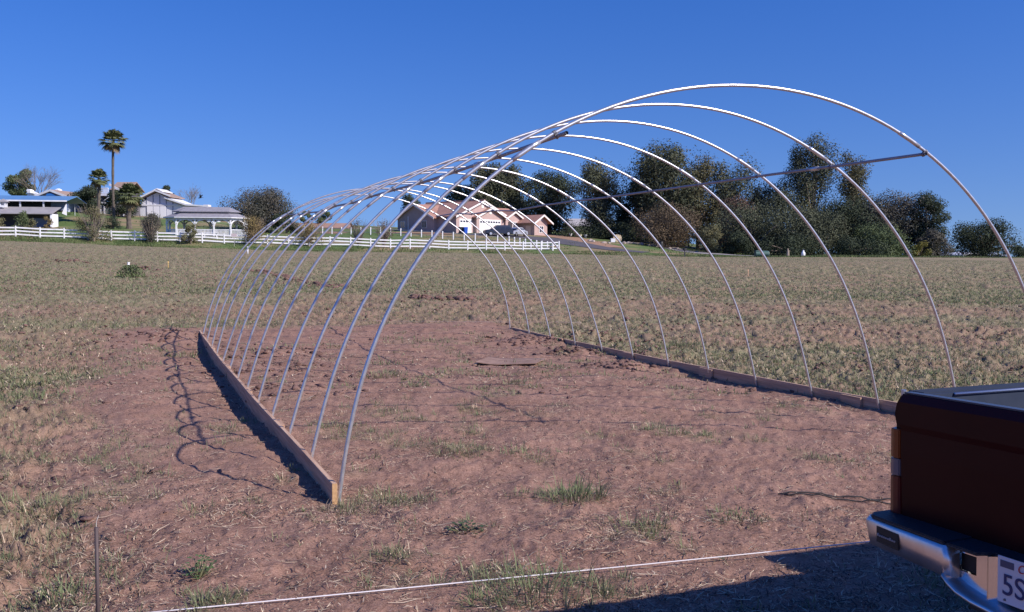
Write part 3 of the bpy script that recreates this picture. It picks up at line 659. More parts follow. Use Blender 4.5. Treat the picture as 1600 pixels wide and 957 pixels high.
# clods
def clods(n, r0, r1, size, plotk, name='soil_clods', pts=None):
    import bmesh
    bm = bmesh.new(); bmesh.ops.create_icosphere(bm, subdivisions=1, radius=1); bv = np.array([v.co[:] for v in bm.verts]); bf = np.array([[v.index for v in f.verts] for f in bm.faces]); bm.free()
    if pts is None:
        x, y, r = view_points(n, r0, r1, 1.0); pm = plot_mask(x, y); c = .5*fbm(x*.6, y*.6, 71, 3) + .5*fbm((x*RhN[0] + y*RhN[1])*.12, (x*FhN[0] + y*FhN[1])*.5, 72, 3)
        k = RNG.random(len(x)) < np.clip((c - .44)*7, 0, 1)*np.where(pm > .5, plotk, 1); x = x[k]; y = y[k]
    else: x, y = pts
    N = len(x); s = RNG.uniform(size[0], size[1], N)*RNG.random(N)**.8 + size[0]*.5; z = H(x, y)
    sc = np.stack([s*RNG.uniform(.7, 1.4, N), s*RNG.uniform(.7, 1.4, N), s*RNG.uniform(.35, .7, N)], 1)
    a = RNG.uniform(0, 6.3, N); nv = len(bv)
    P = bv[None]*(1 + RNG.normal(0, .3, (N, nv, 1)))*sc[:, None, :]
    ca, sa = np.cos(a)[:, None], np.sin(a)[:, None]
    V = np.stack([x[:, None] + P[:, :, 0]*ca - P[:, :, 1]*sa, y[:, None] + P[:, :, 0]*sa + P[:, :, 1]*ca, z[:, None] + P[:, :, 2] + sc[:, 2:3]*.25], -1).reshape(-1, 3)
    T = (bf[None] + (np.arange(N)*nv)[:, None, None]).reshape(-1, 3)
    ob = link(name, np_mesh(name, V, None, T), None, mat('clod_soil', (.20, .122, .105), .95, col2=(.12, .072, .062), scale=1.3, island=.18, bump=.6, bscale=60, spec=.1)); tag(ob, kind='stuff')
clods(14000, 4.2, 18, (.003, .013), .5)
clods(22000, 12, 95, (.015, .06), .10)
hx, hy = [], []
for (u0, v0, u1, v1, n_, sp_) in ((405, 424, 478, 441, 130, .25), (380, 421, 420, 427, 40, .2), (490, 444, 520, 449, 60, .3), (650, 465, 760, 468, 120, .35), (70, 407, 150, 412, 60, .4), (215, 417, 245, 424, 40, .2)):
    a = ground_hit(u0, v0); b = ground_hit(u1, v1); t = RNG.random(n_)
    hx.append(a[0] + (b[0]-a[0])*t + RNG.normal(0, sp_, n_)); hy.append(a[1] + (b[1]-a[1])*t + RNG.normal(0, sp_, n_))
clods(0, 0, 0, (.06, .16), 1, pts=(np.concatenate(hx), np.concatenate(hy)))
hx, hy = [], []
for cx, cy, s_, n_ in ((6.35, 11.9, .45, 160), (6.5, 9.9, .35, 120), (6.3, 7.4, .35, 90), (.75, 8.6, .5, 120), (.5, 6.0, .4, 70), (1.1, 11.2, .5, 100), (-.6, 14.6, .55, 140), (7.9, 12.4, .6, 150), (8.0, 9.8, .5, 120), (7.9, 4.4, .6, 90), (8.3, 1.5, .8, 90), (-2.6, 1.4, .8, 60)):
    hx.append(RNG.normal(cx, s_, n_)); hy.append(RNG.normal(cy, s_, n_))
clods(0, 0, 0, (.015, .07), 1, pts=(np.concatenate(hx), np.concatenate(hy)))

# single weeds one can point to
def weed(u, v, rad, n, hl, wd, m_, label, name='weed_tuft', cat='weed', lean=(.2, 1.55)):
    hl = (hl[0]*.5, hl[1]*.72); wd = (wd[0]*.75, wd[1]*.75); n = int(n*1.2)
    x, y, z = ground_hit(u, v); z = Hs(x, y); e = empty(name, (x, y, z), 0, label, cat)
    a = RNG.uniform(0, 2*np.pi, n); s = RNG.random(n)**.6*rad; bx = np.cos(a)*s; by = np.sin(a)*s
    blades('leaves', bx, by, H(bx + x, by + y) - z - .004, a + RNG.normal(0, .8, n), RNG.uniform(*lean, n), RNG.uniform(hl[0], hl[1], n), RNG.uniform(wd[0], wd[1], n), m_, .6, 2, e)
def broadleaf(u, v, rad, n, hgt, m_, label):
    x, y, z = ground_hit(u, v); z = Hs(x, y); e = empty('broadleaf_weed', (x, y, z), 0, label, 'weed')
    V = []; Q = []; sm = MB()
    for k in range(n):
        a = random.uniform(0, 6.28); r_ = rad*random.random()**.6; zz = hgt*random.uniform(.2, 1)*(1 - .5*r_/rad); c = Vector((r_*math.cos(a), r_*math.sin(a), zz)); l = rad*random.uniform(.18, .34)
        d = Vector((math.cos(a), math.sin(a), random.uniform(-.3, .5))).normalized(); s_ = d.cross(Vector((0, 0, 1))).normalized()*l*.38; up = Vector((0, 0, l*.08))
        b = len(V); V += [c - d*l*.5, c + s_ + up, c + d*l*.5, c - s_ + up]; Q.append((b, b+1, b+2, b+3))
        if k % 2 == 0: sm.tube([(r_*.1*math.cos(a), r_*.1*math.sin(a), -.01), c - d*l*.4], .0018, 3)
    me = bpy.data.meshes.new('leaves'); me.from_pydata([tuple(v_) for v_ in V], [], Q); link('leaves', me, e, m_)
    sm.build('stems', g_olive, e)
weed(895, 778, .24, 320, (.12, .30), (.005, .010), g_green, 'largest green grass tuft in the near dirt, right of the centre of the frame opening')
weed(838, 930, .34, 420, (.10, .26), (.004, .009), g_green, 'spreading green grass tuft just below the string, at the tip of the dark truck shadow')
weed(760, 940, .16, 130, (.05, .15), (.004, .008), g_green, 'small grass tuft below the string, left of the bigger one at the shadow tip')
weed(90, 935, .16, 150, (.08, .20), (.005, .010), g_green, 'green grass tuft at the foot of the dark steel stake')
weed(60, 790, .30, 230, (.08, .22), (.004, .009), g_olive, 'straggly olive grass clump at the left edge above the stake')
weed(720, 712, .28, 220, (.05, .16), (.004, .009), g_olive, 'low matted weed patch in the middle of the bare plot')
weed(820, 712, .22, 160, (.05, .15), (.004, .009), g_green, 'low weed patch just right of the matted one in the bare plot')
weed(1155, 812, .24, 170, (.05, .13), (.005, .010), g_green, 'flat green weed patch left of the doubled dark strand')
weed(820, 775, .14, 90, (.04, .12), (.004, .008), g_green, 'small green weed left of the largest tuft')
weed(595, 590, .40, 240, (.06, .20), (.007, .014), g_olive, 'pale green weed patch behind the second hoop inside the frame')
weed(1060, 540, .5, 260, (.10, .26), (.008, .016), g_green, 'green grass clump just outside the right board beside a hoop foot')
broadleaf(728, 830, .12, 70, .06, mat('dark_weed', (.05, .075, .03), .7, island=.3), 'little dark flat leafed weed in the dirt below the frame opening')
broadleaf(310, 905, .10, 80, .14, mat('leafy_green', (.09, .15, .05), .6, island=.3, trans=.2), 'upright broad leafed green weed in the near dirt left of centre')
broadleaf(473, 795, .05, 18, .05, MATS['leafy_green'], 'tiny green seedling in the dirt beside the left board end')
def bushes(u, v, w_, h_, n, col, label, D=None):
    x, y, z = ground_hit(u, v); e = empty('low_bush', (x, y, z), 0, label, 'bush')
    V = []; r = RNG
    a = r.uniform(0, 6.28, n); q = r.random(n)**.5; zz = r.random(n)
    c = np.stack([np.cos(a)*q*w_/2*np.sqrt(1-zz**2*.8), np.sin(a)*q*w_/2*np.sqrt(1-zz**2*.8), zz*h_], 1)
    leaf_mesh('leaves', c, .10, mat('bush_' + label[:6], col, .8, island=.35, trans=.15), e)

# ------------------------------------------------------------------ trees
def leaf_mesh(name, C, size, m_, parent, nrm=None, stretch=1.0):
    """one small leafy spray per centre: a bent quad pair, normals biased outwards"""
    n = len(C); rg = RNG
    N = rg.normal(0, 1, (n, 3)); 
    if nrm is not None: N = N*.5 + nrm*1.0
    N /= np.linalg.norm(N, axis=1, keepdims=True) + 1e-9
    T = np.cross(N, rg.normal(0, 1, (n, 3))); T /= np.linalg.norm(T, axis=1, keepdims=True) + 1e-9; B = np.cross(N, T)
    s = (size*rg.uniform(.55, 1.35, n))[:, None]
    p = [C - T*s*.5*stretch, C + B*s*.32 - T*s*.05 + N*s*.08, C + T*s*.5*stretch, C - B*s*.32 + T*s*.08 - N*s*.05, C + N*s*.16]
    V = np.stack(p[:4], 1).reshape(-1, 3); o = np.arange(n)[:, None]*4
    F_ = np.concatenate([np.concatenate([o, o+1, o+3], 1), np.concatenate([o+1, o+2, o+3], 1)])
    return link(name, np_mesh(name, V, None, F_), parent, m_)
def limbs(b, base, tips, r0, nseg=4, sides=5):
    for tip in tips:
        base_ = Vector(base); tip = Vector(tip); mid = base_.lerp(tip, .5) + Vector((random.uniform(-.3, .3), random.uniform(-.3, .3), .35))
        pts = []
        for k in range(nseg+1):
            t = k/nseg; pts.append(base_*(1-t)**2 + mid*2*t*(1-t) + tip*t*t)
        b.tube(pts, [r0*(1 - .8*k/nseg) for k in range(nseg+1)], sides)
FOL = {}
def fol(key):
    d = {'dark': ((.030, .040, .026), (.048, .058, .034)), 'euc': ((.048, .056, .036), (.080, .082, .048)), 'euc2': ((.060, .060, .034), (.095, .085, .045)), 'olive': ((.050, .058, .038), (.078, .084, .052)),
         'brown': ((.085, .065, .045), (.120, .088, .055)), 'yellow': ((.20, .17, .04), (.15, .15, .05)), 'pepper': ((.060, .062, .048), (.085, .075, .062)), 'shrub': ((.085, .09, .05), (.13, .115, .06)),
         'autumn': ((.13, .095, .055), (.18, .14, .05)), 'palm': ((.09, .11, .05), (.17, .175, .08)), 'green': ((.06, .08, .04), (.09, .11, .05)), 'reddish': ((.075, .048, .042), (.10, .07, .05))}[key]
    d = [tuple(min(1, c*(1.45 if key not in ('palm', 'yellow') else 1)) for c in q_) for q_ in d]
    return mat('foliage_' + key, d[0], .8, col2=d[1], scale=.30, island=.10, trans=.12, spec=.15)
def tree(name, label, u, vtop, vbase_or_none, wpx, D, key, leafn=2200, leaf=.34, shape='round', trunk=.28, bk=None, group=None, cat='tree', droop=0.0, base_frac=.16, nc=None):
    x, y, g = at(u, D); top = zpix(u, vtop, D); hgt = top - g; W_ = wpx/FPX*D*((1.3 if shape == 'tall' else 1.14) if D > 135 else 1)
    e = empty(name, (x, y, g), random.uniform(0, 6.28), label, cat, group)
    K = nc or max(12, int(leafn/75)); leafn = int(leafn*6.0) if D > 135 else int(leafn*2.4); leaf = leaf*.68 if D > 135 else leaf*.8; C = []; Nn = []; tips = []
    z0 = hgt*base_frac
    for k in range(K):
        t = (k + random.random())/K                       # 0 bottom .. 1 top of the crown
        if shape == 'round': wr = math.sqrt(max(.05, 1 - (2*t-1)**2*.85))
        elif shape == 'cone': wr = max(.18, 1.05 - t*.85)
        elif shape == 'tall': wr = (.85 + .22*math.sin(t*7 + u)) * (1 - .38*max(0, t-.3)) + .08
        elif shape == 'mound': wr = math.sqrt(max(.04, 1 - t*t*.9))
        a = random.uniform(0, 6.28); rad = W_/2*wr*random.uniform(.15, .95); cr = W_*random.uniform(.15, .25)*(.95 if shape == 'tall' else 1)
        c = np.array([rad*math.cos(a), rad*math.sin(a), z0 + (hgt - z0 - cr*.55)*t + cr*.1]); n_ = int(leafn/K*random.uniform(.6, 1.4))
        d = RNG.normal(0, 1, (n_, 3)); d /= np.linalg.norm(d, axis=1, keepdims=True); q = RNG.random((n_, 1))**.33
        sc = np.array([1, 1, .8 if droop == 0 else 1.3])
        P = c + d*q*cr*sc*RNG.uniform(.85, 1.12, (n_, 1))
        P[:, 2] -= droop*RNG.random(n_)*cr
        P[:, 2] = np.maximum(P[:, 2], .12*leaf)
        C.append(P); Nn.append(d + np.array([0, 0, .25])); tips.append(tuple(c))
    C = np.concatenate(C); Nn = np.concatenate(Nn)
    b = MB(); fork = (0, 0, hgt*max(.12, base_frac*.9)); r_ = max(.05, trunk*W_/8)
    b.tube([(0, 0, -.3), (random.uniform(-.1, .1), 0, fork[2]*.5), fork], [r_*1.25, r_, r_*.85], 7); random.shuffle(tips)
    limbs(b, fork, tips[:max(5, K//2)], r_*.62)
    b.build('trunk', bk or bark, e, True)
    leaf_mesh('crown', C, leaf, fol(key), e, Nn, 1.5 if droop else 1.1)
    return e
def bare_tree(name, label, u, vtop, wpx, D, col=None, depth=5, cat='tree', lean=.0, n0=5):
    x, y, g = at(u, D); hgt = zpix(u, vtop, D) - g; e = empty(name, (x, y, g), random.uniform(0, 6.28), label, cat); W_ = wpx/FPX*D
    b = MB(); tw = MB()
    def br(p, d, l, r, k):
        q = p + d*l*.5 + Vector((random.uniform(-.06, .06)*l, random.uniform(-.06, .06)*l, 0)); e2 = p + d*l
        (b if k > 2 else tw).tube([p, q, e2], [r, r*.8, r*.6], 4 if k > 2 else 3, False)
        if k == 0: return
        for _ in range(3 if k > 1 else 4):
            nd = (d + Vector((random.uniform(-1, 1), random.uniform(-1, 1), random.uniform(-.25, .6)))*.62).normalized()
            br(e2 if random.random() < .7 else q, nd, l*random.uniform(.6, .82), r*.58, k-1)
    fork = Vector((0, 0, hgt*.2)); b.tube([(0, 0, -.2), fork*.6, fork], [.016*hgt*1.5, .016*hgt, .014*hgt], 6)
    for k in range(n0):
        a = 6.28*k/n0 + random.uniform(-.4, .4); s = W_/hgt*.62
        br(fork, Vector((math.cos(a)*s, math.sin(a)*s, 1)).normalized(), hgt*.27, .010*hgt, depth-1)
    b.build('trunk', twig, e); tw.build('twigs', twig, e)
# --- right hand tree line, near to far
T_ = tree
T_('eucalyptus_tree', 'tall dense eucalyptus rising right behind the pink house, twin pointed top', 765, 258, 0, 62, 181, 'euc', 3000, .42, 'tall', droop=.5, base_frac=.2, bk=palebark)
T_('eucalyptus_tree', 'narrow eucalyptus between the twin topped one and the broad dark one behind the pink house', 806, 262, 0, 46, 183, 'euc', 2200, .42, 'tall', droop=.5, bk=palebark)
T_('dark_tree', 'low dark tree top showing over the left part of the pink house ridge', 722, 288, 0, 52, 184, 'dark', 1600, .42, 'round')
T_('dark_tree', 'small dark tree peeping out behind the far left corner of the pink house', 642, 306, 0, 44, 186, 'dark', 1200, .40, 'round')
T_('dark_tree', 'broad dark evergreen behind the right wing of the pink house', 858, 270, 0, 84, 176, 'dark', 3800, .42, 'round', base_frac=.08)
T_('eucalyptus_tree', 'slender grey green eucalyptus standing alone right of the broad dark evergreen', 938, 256, 0, 68, 168, 'euc', 3000, .38, 'tall', droop=.5, base_frac=.12, bk=palebark)
T_('eucalyptus_tree', 'huge dark eucalyptus with domed top, the tallest one in the middle of the picture', 1033, 232, 0, 98, 164, 'euc', 5200, .42, 'round', droop=.3, base_frac=.18, bk=palebark)
T_('eucalyptus_tree', 'eucalyptus growing against the right side of the domed giant', 1090, 245, 0, 72, 166, 'euc2', 3000, .40, 'tall', droop=.5, base_frac=.1, bk=palebark)
T_('dark_tree', 'dark tree filling the gap left of the domed giant eucalyptus trunk', 992, 285, 0, 52, 170, 'dark', 2400, .42, 'round', base_frac=.06)
T_('eucalyptus_tree', 'loose grey eucalyptus with ragged crown behind the purlin pipe', 1140, 256, 0, 82, 168, 'olive', 3000, .38, 'tall', droop=.4, base_frac=.08, bk=palebark)
T_('reddish_tree', 'dull reddish brown leaved tree below the ragged grey eucalyptus', 1143, 308, 0, 76, 158, 'reddish', 1900, .36, 'round', base_frac=.06)
T_('eucalyptus_tree', 'shorter pointed eucalyptus just left of the tall pair', 1188, 290, 0, 62, 168, 'olive', 2200, .38, 'round', base_frac=.06, bk=palebark)
T_('eucalyptus_tree', 'tallest airy eucalyptus of the right hand pair, sky showing through it', 1268, 216, 0, 78, 165, 'euc', 4000, .36, 'tall', droop=.6, base_frac=.25, nc=44, bk=palebark)
T_('eucalyptus_tree', 'round topped eucalyptus at the right of the airy pair', 1326, 243, 0, 60, 165, 'euc2', 2600, .36, 'tall', droop=.4, base_frac=.2, bk=palebark)
T_('olive_tree', 'grey green spreading tree with forked pale trunk behind the low green tank', 1175, 322, 0, 122, 147, 'olive', 3600, .34, 'round', base_frac=.14, bk=palebark)
T_('olive_tree', 'wide low olive tree in front of the airy eucalyptus pair', 1262, 330, 0, 110, 145, 'olive', 3400, .34, 'round', base_frac=.1)
T_('dark_tree', 'dark bushy tree below the round topped eucalyptus', 1325, 312, 0, 112, 150, 'dark', 3600, .36, 'round', base_frac=.04)
T_('dark_tree', 'big rounded dark tree right of the bushy one in the tree line', 1398, 303, 0, 98, 149, 'pepper', 3800, .34, 'round', base_frac=.04)
T_('dark_tree', 'broad rounded crown filling the tree line between the airy pair and the right end', 1375, 315, 0, 100, 153, 'dark', 3000, .34, 'round', base_frac=.04)
T_('olive_tree', 'hazy olive crown joining the ragged grey eucalyptus to the airy pair', 1222, 300, 0, 80, 160, 'olive', 2400, .34, 'round', base_frac=.05)
T_('cypress_tree', 'steep shouldered dark tree ending the tree line on the right', 1448, 302, 0, 62, 147, 'dark', 2800, .34, 'round', base_frac=.02)
T_('dark_tree', 'low dark green mound of foliage in front of the rounded tree', 1365, 352, 0, 96, 143, 'green', 2400, .32, 'mound', base_frac=.02)
T_('dark_tree', 'skirt of brownish foliage at the foot of the steep right end tree', 1452, 360, 0, 52, 143, 'pepper', 1500, .3, 'mound', base_frac=.02)
T_('yellow_shrub', 'small rounded yellow shrub at the field edge under the right end tree', 1436, 377, 0, 26, 140, 'yellow', 420, .22, 'mound', cat='shrub', base_frac=.02)
T_('lone_tree', 'lone dark spreading tree standing apart at the far right', 1536, 344, 0, 88, 152, 'dark', 3200, .32, 'round', base_frac=.08)
T_('far_tree', 'small dark far tree at the right picture edge', 1596, 384, 0, 36, 190, 'dark', 600, .32, 'mound', base_frac=.02)
T_('far_bush', 'tiny far bush left of the lone tree', 1485, 388, 0, 26, 200, 'dark', 300, .3, 'mound', cat='bush', base_frac=.02)
T_('bronze_tree', 'bronze brown low spreading tree below the domed giant eucalyptus', 1032, 322, 0, 118, 154, 'brown', 3400, .30, 'round', base_frac=.1)
T_('yellow_shrub', 'yellow green shrub between the bronze tree and the pale trunk', 1113, 350, 0, 42, 143, 'shrub', 1100, .28, 'mound', cat='shrub', base_frac=.02)
T_('dark_shrub', 'dark shrub line right of the yellow green shrub', 1148, 362, 0, 44, 142, 'dark', 1100, .3, 'mound', cat='shrub', base_frac=.02)
T_('dark_shrub', 'dark hedge like shrub under the slender lone eucalyptus', 925, 352, 0, 90, 166, 'dark', 1700, .34, 'mound', cat='shrub', base_frac=.02)
T_('dark_shrub', 'dark undergrowth shrub behind the round cream reel', 985, 345, 0, 60, 162, 'dark', 1500, .34, 'mound', cat='shrub', base_frac=.02)
T_('dark_shrub', 'dark undergrowth shrub between the low green tank and the pale trunk', 1235, 368, 0, 100, 141, 'dark', 1500, .3, 'mound', cat='shrub', base_frac=.01)
T_('dark_shrub', 'dark undergrowth shrub at the foot of the bushy tree', 1330, 372, 0, 90, 140, 'dark', 1300, .3, 'mound', cat='shrub', base_frac=.01)
# --- left side
T_('dark_tree', 'dark green tree beside the leafless one above the blue roofed stable', 36, 266, 0, 40, 178, 'green', 1300, .4, 'round', base_frac=.3)
bare_tree('bare_tree', 'large leafless tree above the tan roofed house on the left', 64, 260, 58, 176, depth=6, n0=7)
T_('dark_tree', 'dark bushy tree between the tan roof and the middle palm', 143, 291, 0, 42, 150, 'dark', 1700, .32, 'round', base_frac=.1)
T_('dark_tree', 'dark leafy tree mass behind the short palm', 192, 299, 0, 44, 151, 'dark', 1500, .3, 'round', base_frac=.1)
T_('pine_tree', 'dark conifer poking up behind the white barn roof', 262, 289, 0, 22, 185, 'dark', 500, .34, 'cone', base_frac=.4)
bare_tree('bare_tree', 'small leafless tree behind the barn roof left of the bird', 298, 292, 34, 182, depth=6)
T_('pepper_tree', 'wide domed brownish green tree right behind the gazebo', 406, 296, 0, 96, 146, 'pepper', 4600, .28, 'round', base_frac=.14)
T_('dark_tree', 'low dark tree tucked against the right side of the wide domed tree', 448, 330, 0, 40, 143, 'dark', 900, .28, 'mound', base_frac=.04)
T_('round_tree', 'small dark tree left of a pair rising above the long brown roof', 478, 330, 0, 18, 172, 'green', 380, .3, 'round', base_frac=.2)
T_('round_tree', 'small dark tree right of a pair rising above the long brown roof', 505, 330, 0, 24, 172, 'green', 520, .3, 'round', base_frac=.2)
def shrub(label, u, vtop, w_, D, key, n=500, leaf=.16, bare=False):
    e = tree('fence_shrub', label, u, vtop, 0, w_, D, key, n, leaf, 'mound', cat='shrub', base_frac=.02, trunk=.35)
    if bare:
        b = MB()
        x, y, g = at(u, D); hh = zpix(u, vtop, D) - g; W_ = w_/FPX*D
        for k in range(46):
            a = random.uniform(0, 6.28); p = Vector((0, 0, 0)); pts = [p]
            for s in range(3):
                p = p + Vector((math.cos(a)*W_*.15*random.uniform(.6, 1.2), math.sin(a)*W_*.15, hh*random.uniform(.22, .38))); pts.append(p.copy()); a += random.uniform(-.8, .8)
            b.tube(pts, [.03, .02, .014, .008], 3, False)
        b.build('twigs', twig, e)
shrub('tall twiggy olive brown shrub overhanging the white fence below the middle palm', 147, 322, 52, 106, 'shrub', 1500, .17, True)
shrub('brownish shrub straddling the white fence in front of the barn', 236, 334, 46, 108, 'pepper', 1300, .17, True)
shrub('rounded green shrub in the fence gap before the gazebo', 299, 349, 28, 109, 'shrub', 900, .16)
shrub('yellow speckled leafy shrub at the right end of the gazebo', 394, 338, 52, 112, 'autumn', 1600, .17, True)
shrub('yellowish leafy shrub seen through the thin left hoops', 484, 346, 58, 114, 'autumn', 1300, .17, True)
shrub('thin leafless shrub, left of two behind the white fence', 560, 342, 32, 118, 'brown', 300, .15, True)
shrub('thin leafless shrub, right of two behind the white fence', 600, 342, 40, 118, 'brown', 380, .15, True)
shrub('feathery green shrub before the stable lean-to', 36, 330, 34, 112, 'green', 900, .16)
shrub('low olive shrub right of the feathery one at the stable', 50, 342, 26, 108, 'shrub', 500, .16)
shrub('small yellowish shrub before the blue stable wall', 75, 338, 18, 112, 'autumn', 420, .15)
shrub('low olive shrub at the far left edge behind the fence', 4, 340, 22, 111, 'shrub', 420, .16)
shrub('dark low shrub left of the short palm base', 178, 338, 34, 128, 'dark', 600, .18)
shrub('small dark shrub right of the barn door', 240, 334, 20, 140, 'dark', 420, .18)
x, y, z = ground_hit(204, 433); e = empty('low_bush', (x, y, z), 0, 'dark green ragged bush out in the field by the stubby white pipe', 'bush')
n = 900; a = RNG.uniform(0, 6.28, n); zz = RNG.random(n)**1.3; q = RNG.random(n)**.5*(1 - .55*zz)
D_ = math.hypot(x-CAM[0], y-CAM[1]); bw = 46/FPX*D_; bh = 17/FPX*D_
leaf_mesh('leaves', np.stack([np.cos(a)*q*bw/2, np.sin(a)*q*bw/2, zz*bh], 1), .09, fol('green'), e); 
b = MB(); limbs(b, (0, 0, -.05), [(random.uniform(-.5, .5), random.uniform(-.5, .5), bh*.7) for _ in range(8)], .012, 3, 3); b.build('stems', twig, e)
# weeds along the fence foot and the field edge
def edge_weeds():
    n = 9000; u = RNG.uniform(-40, 1640, n); df = np.interp(u, TU, TDF); keep = RNG.random(n) < np.where(u < 560, 1.0, np.where(u < 880, .35, .8)); u = u[keep]; df = df[keep]; n = len(u)
    D = df*RNG.uniform(.955, .995, n); q = (u-800)/FPX; x = CAM[0] + D*(FhN[0] + q*RhN[0]); y = CAM[1] + D*(FhN[1] + q*RhN[1])
    k = 5; x = np.repeat(x, k) + RNG.normal(0, .25, n*k); y = np.repeat(y, k) + RNG.normal(0, .25, n*k); z = H(x, y) - .02; cl = np.clip(fbm(x*.25, y*.25, 88)*2 - .35, .2, 1.4)
    o = blades('edge_grass', x, y, z, RNG.uniform(0, 6.28, n*k), RNG.uniform(.05, .7, n*k), RNG.uniform(.12, .40, n*k)*cl, RNG.uniform(.05, .12, n*k), mat('edge_green', (.085, .13, .04), .8, col2=(.13, .16, .06), scale=.3, island=.3, trans=.2), .5, 1)
    tag(o, kind='stuff')
edge_weeds()
def hill_grass():
    n = 26000; u = RNG.uniform(-20, 1500, n); df = np.interp(u, TU, TDF); D = df*RNG.uniform(1.01, 1.5, n)
    ok = ~((u > 620) & (D > 142)) | (u > 900); ok &= ~((u < 400) & (D > 152)); ok &= RNG.random(n) < np.where((u > 880) | (u < 420), .8, .5)
    u = u[ok]; D = D[ok]; n = len(u); q = (u-800)/FPX; x = CAM[0] + D*(FhN[0] + q*RhN[0]); y = CAM[1] + D*(FhN[1] + q*RhN[1]); kk = fbm(x*.12, y*.12, 77) > .47; x = x[kk]; y = y[kk]; n = len(x)
    z = H(x, y) - .02
    o = blades('hill_grass', x, y, z, RNG.uniform(0, 6.28, n), RNG.uniform(.1, .9, n), RNG.uniform(.1, .28, n), RNG.uniform(.08, .2, n), MATS['edge_green'], .5, 1); tag(o, kind='stuff')
hill_grass()

# --- palms
def palm(label, u, vtop, vbase, D, crown_w, trunk_r, nf, stout=False):
    x, y, g = at(u, D); z1 = zpix(u, vtop, D) - g; R_ = crown_w/FPX*D/2*1.35; zc = z1 - R_*.72
    e = empty('fan_palm', (x, y, g), random.uniform(0, 6), label, 'palm tree')
    b = MB(); n = 14
    b.tube([(.10*math.sin(k*.3), .08*math.cos(k*.25), -.3 + (zc + .3)*k/n) for k in range(n+1)], [trunk_r*(1.5 - .5*min(1, k/3) + (.12 if k % 2 else 0)) for k in range(n+1)], 9)
    b.build('trunk', mat('palm_trunk', (.13, .108, .09), .9, col2=(.09, .072, .06), scale=3), e)
    def fronds(nm, cnt, e0, e1, m_, ln):
        V = []; T = []
        for k in range(cnt):
            a = 2.399*k + random.uniform(-.2, .2); el = e0 + (e1-e0)*(k + .5)/cnt + random.uniform(-.12, .12); l = R_*ln*random.uniform(.8, 1.1)
            d = Vector((math.cos(a)*math.cos(el), math.sin(a)*math.cos(el), math.sin(el))); s = d.cross(Vector((0, 0, 1))).normalized(); up = s.cross(d).normalized()
            c = Vector((.08*math.sin(4), .08, zc)); hub = c + d*l*.45
            bb = len(V); V += [c + s*.03, c - s*.03, hub + s*.02, hub - s*.02]; T += [(bb, bb+1, bb+2), (bb+1, bb+3, bb+2)]
            for j in range(13):
                w_ = -1.25 + 2.5*j/12; dd = (d*math.cos(w_) + s*math.sin(w_)).normalized(); L_ = l*(.62 - .12*abs(w_)); p2 = hub + dd*L_*.6 + up*.02; tip = hub + dd*L_ - Vector((0, 0, L_*random.uniform(.15, .4))); pr = dd.cross(up).normalized()*l*.055
                bb = len(V); V += [hub, p2 + pr, p2 - pr, tip]; T += [(bb, bb+1, bb+2), (bb+1, bb+3, bb+2)]
        me = bpy.data.meshes.new(nm); me.from_pydata([tuple(v_) for v_ in V], [], T); link(nm, me, e, m_)
    fronds('fronds', nf, 1.40, -.5, fol('palm'), 1.0)
    fronds('dead_fronds', max(5, nf//5), -.5, -1.25, mat('dead_frond', (.20, .15, .085), .9, island=.3, trans=.1), .8)
palm('very tall slender fan palm towering over the houses on the left', 180, 207, 340, 133, 34, .17, 40)
palm('middle height fan palm left of the very tall one', 157, 268, 334, 133, 27, .20, 36)
palm('short stout fan palm right of the very tall one, before the barn', 204, 290, 346, 130, 38, .30, 42)

# ------------------------------------------------------------------ fences
F0 = XY(26, 104.5); F1 = XY(873, 123.0); NPOST = 27
fe = empty('rail_fence', (F0[0], F0[1], 0), 0, 'long white three rail horse fence along the far edge of the field', 'fence')
ps = []
for k in range(-2, NPOST):
    t = k/(NPOST-1); x = F0[0] + (F1[0]-F0[0])*t; y = F0[1] + (F1[1]-F0[1])*t; z = float(base_h(np.array([x]), np.array([y]))[0]) + random.uniform(-.05, .05); ps.append(Vector((x-F0[0], y-F0[1], z)))
fd = (ps[-1] - ps[0]).normalized(); fa = math.atan2(fd.y, fd.x)
pm_ = MB(); pm_.box(-.065, .065, -.065, .065, -.3, 1.13); pm_.loft([[(-.08, -.08, 1.13), (.08, -.08, 1.13), (.08, .08, 1.13), (-.08, .08, 1.13)], [(-.01, -.01, 1.19), (.01, -.01, 1.19), (.01, .01, 1.19), (-.01, .01, 1.19)]])
first = None
for p_ in ps:
    if first is None: first = pm_.build('post', white, fe); o = first
    else: o = first.copy(); COL.objects.link(o); o.parent = fe
    o.location = p_; o.rotation_euler = (0, random.uniform(-.02, .02), fa)
for a, b_ in zip(ps[:-1], ps[1:]):
    for hz in (.98, .62, .24):
        c = MB(); j = random.uniform(-.03, .03); c.bar(a + Vector((0, 0, hz + j)) + fd*.06, b_ + Vector((0, 0, hz - j*.5)) - fd*.06, .045, .15); c.build('rail', white, fe)
G0 = [(420, 150), (795, 131)]; G1 = [(795, 131), (838, 125.5), (872, 121.5)]
f2 = empty('post_fence', (0, 0, 0), 0, 'short white posts with thin grey rails on the slope behind the white fence', 'fence')
q = []
def run(a, b_, n):
    A = XY(*a); B = XY(*b_)
    for k in range(n):
        t = k/n; x = A[0] + (B[0]-A[0])*t; y = A[1] + (B[1]-A[1])*t; q.append(Vector((x, y, float(base_h(np.array([x]), np.array([y]))[0]))))
run(G0[0], G0[1], 24); run(G1[0], G1[1], 5); run(G1[1], G1[2], 4)
pm2 = MB(); pm2.box(-.075, .075, -.075, .075, -.3, 1.0); pm2.loft([[(-.1, -.1, 1.0), (.1, -.1, 1.0), (.1, .1, 1.0), (-.1, .1, 1.0)], [(-.02, -.02, 1.09), (.02, -.02, 1.09), (.02, .02, 1.09), (-.02, .02, 1.09)]])
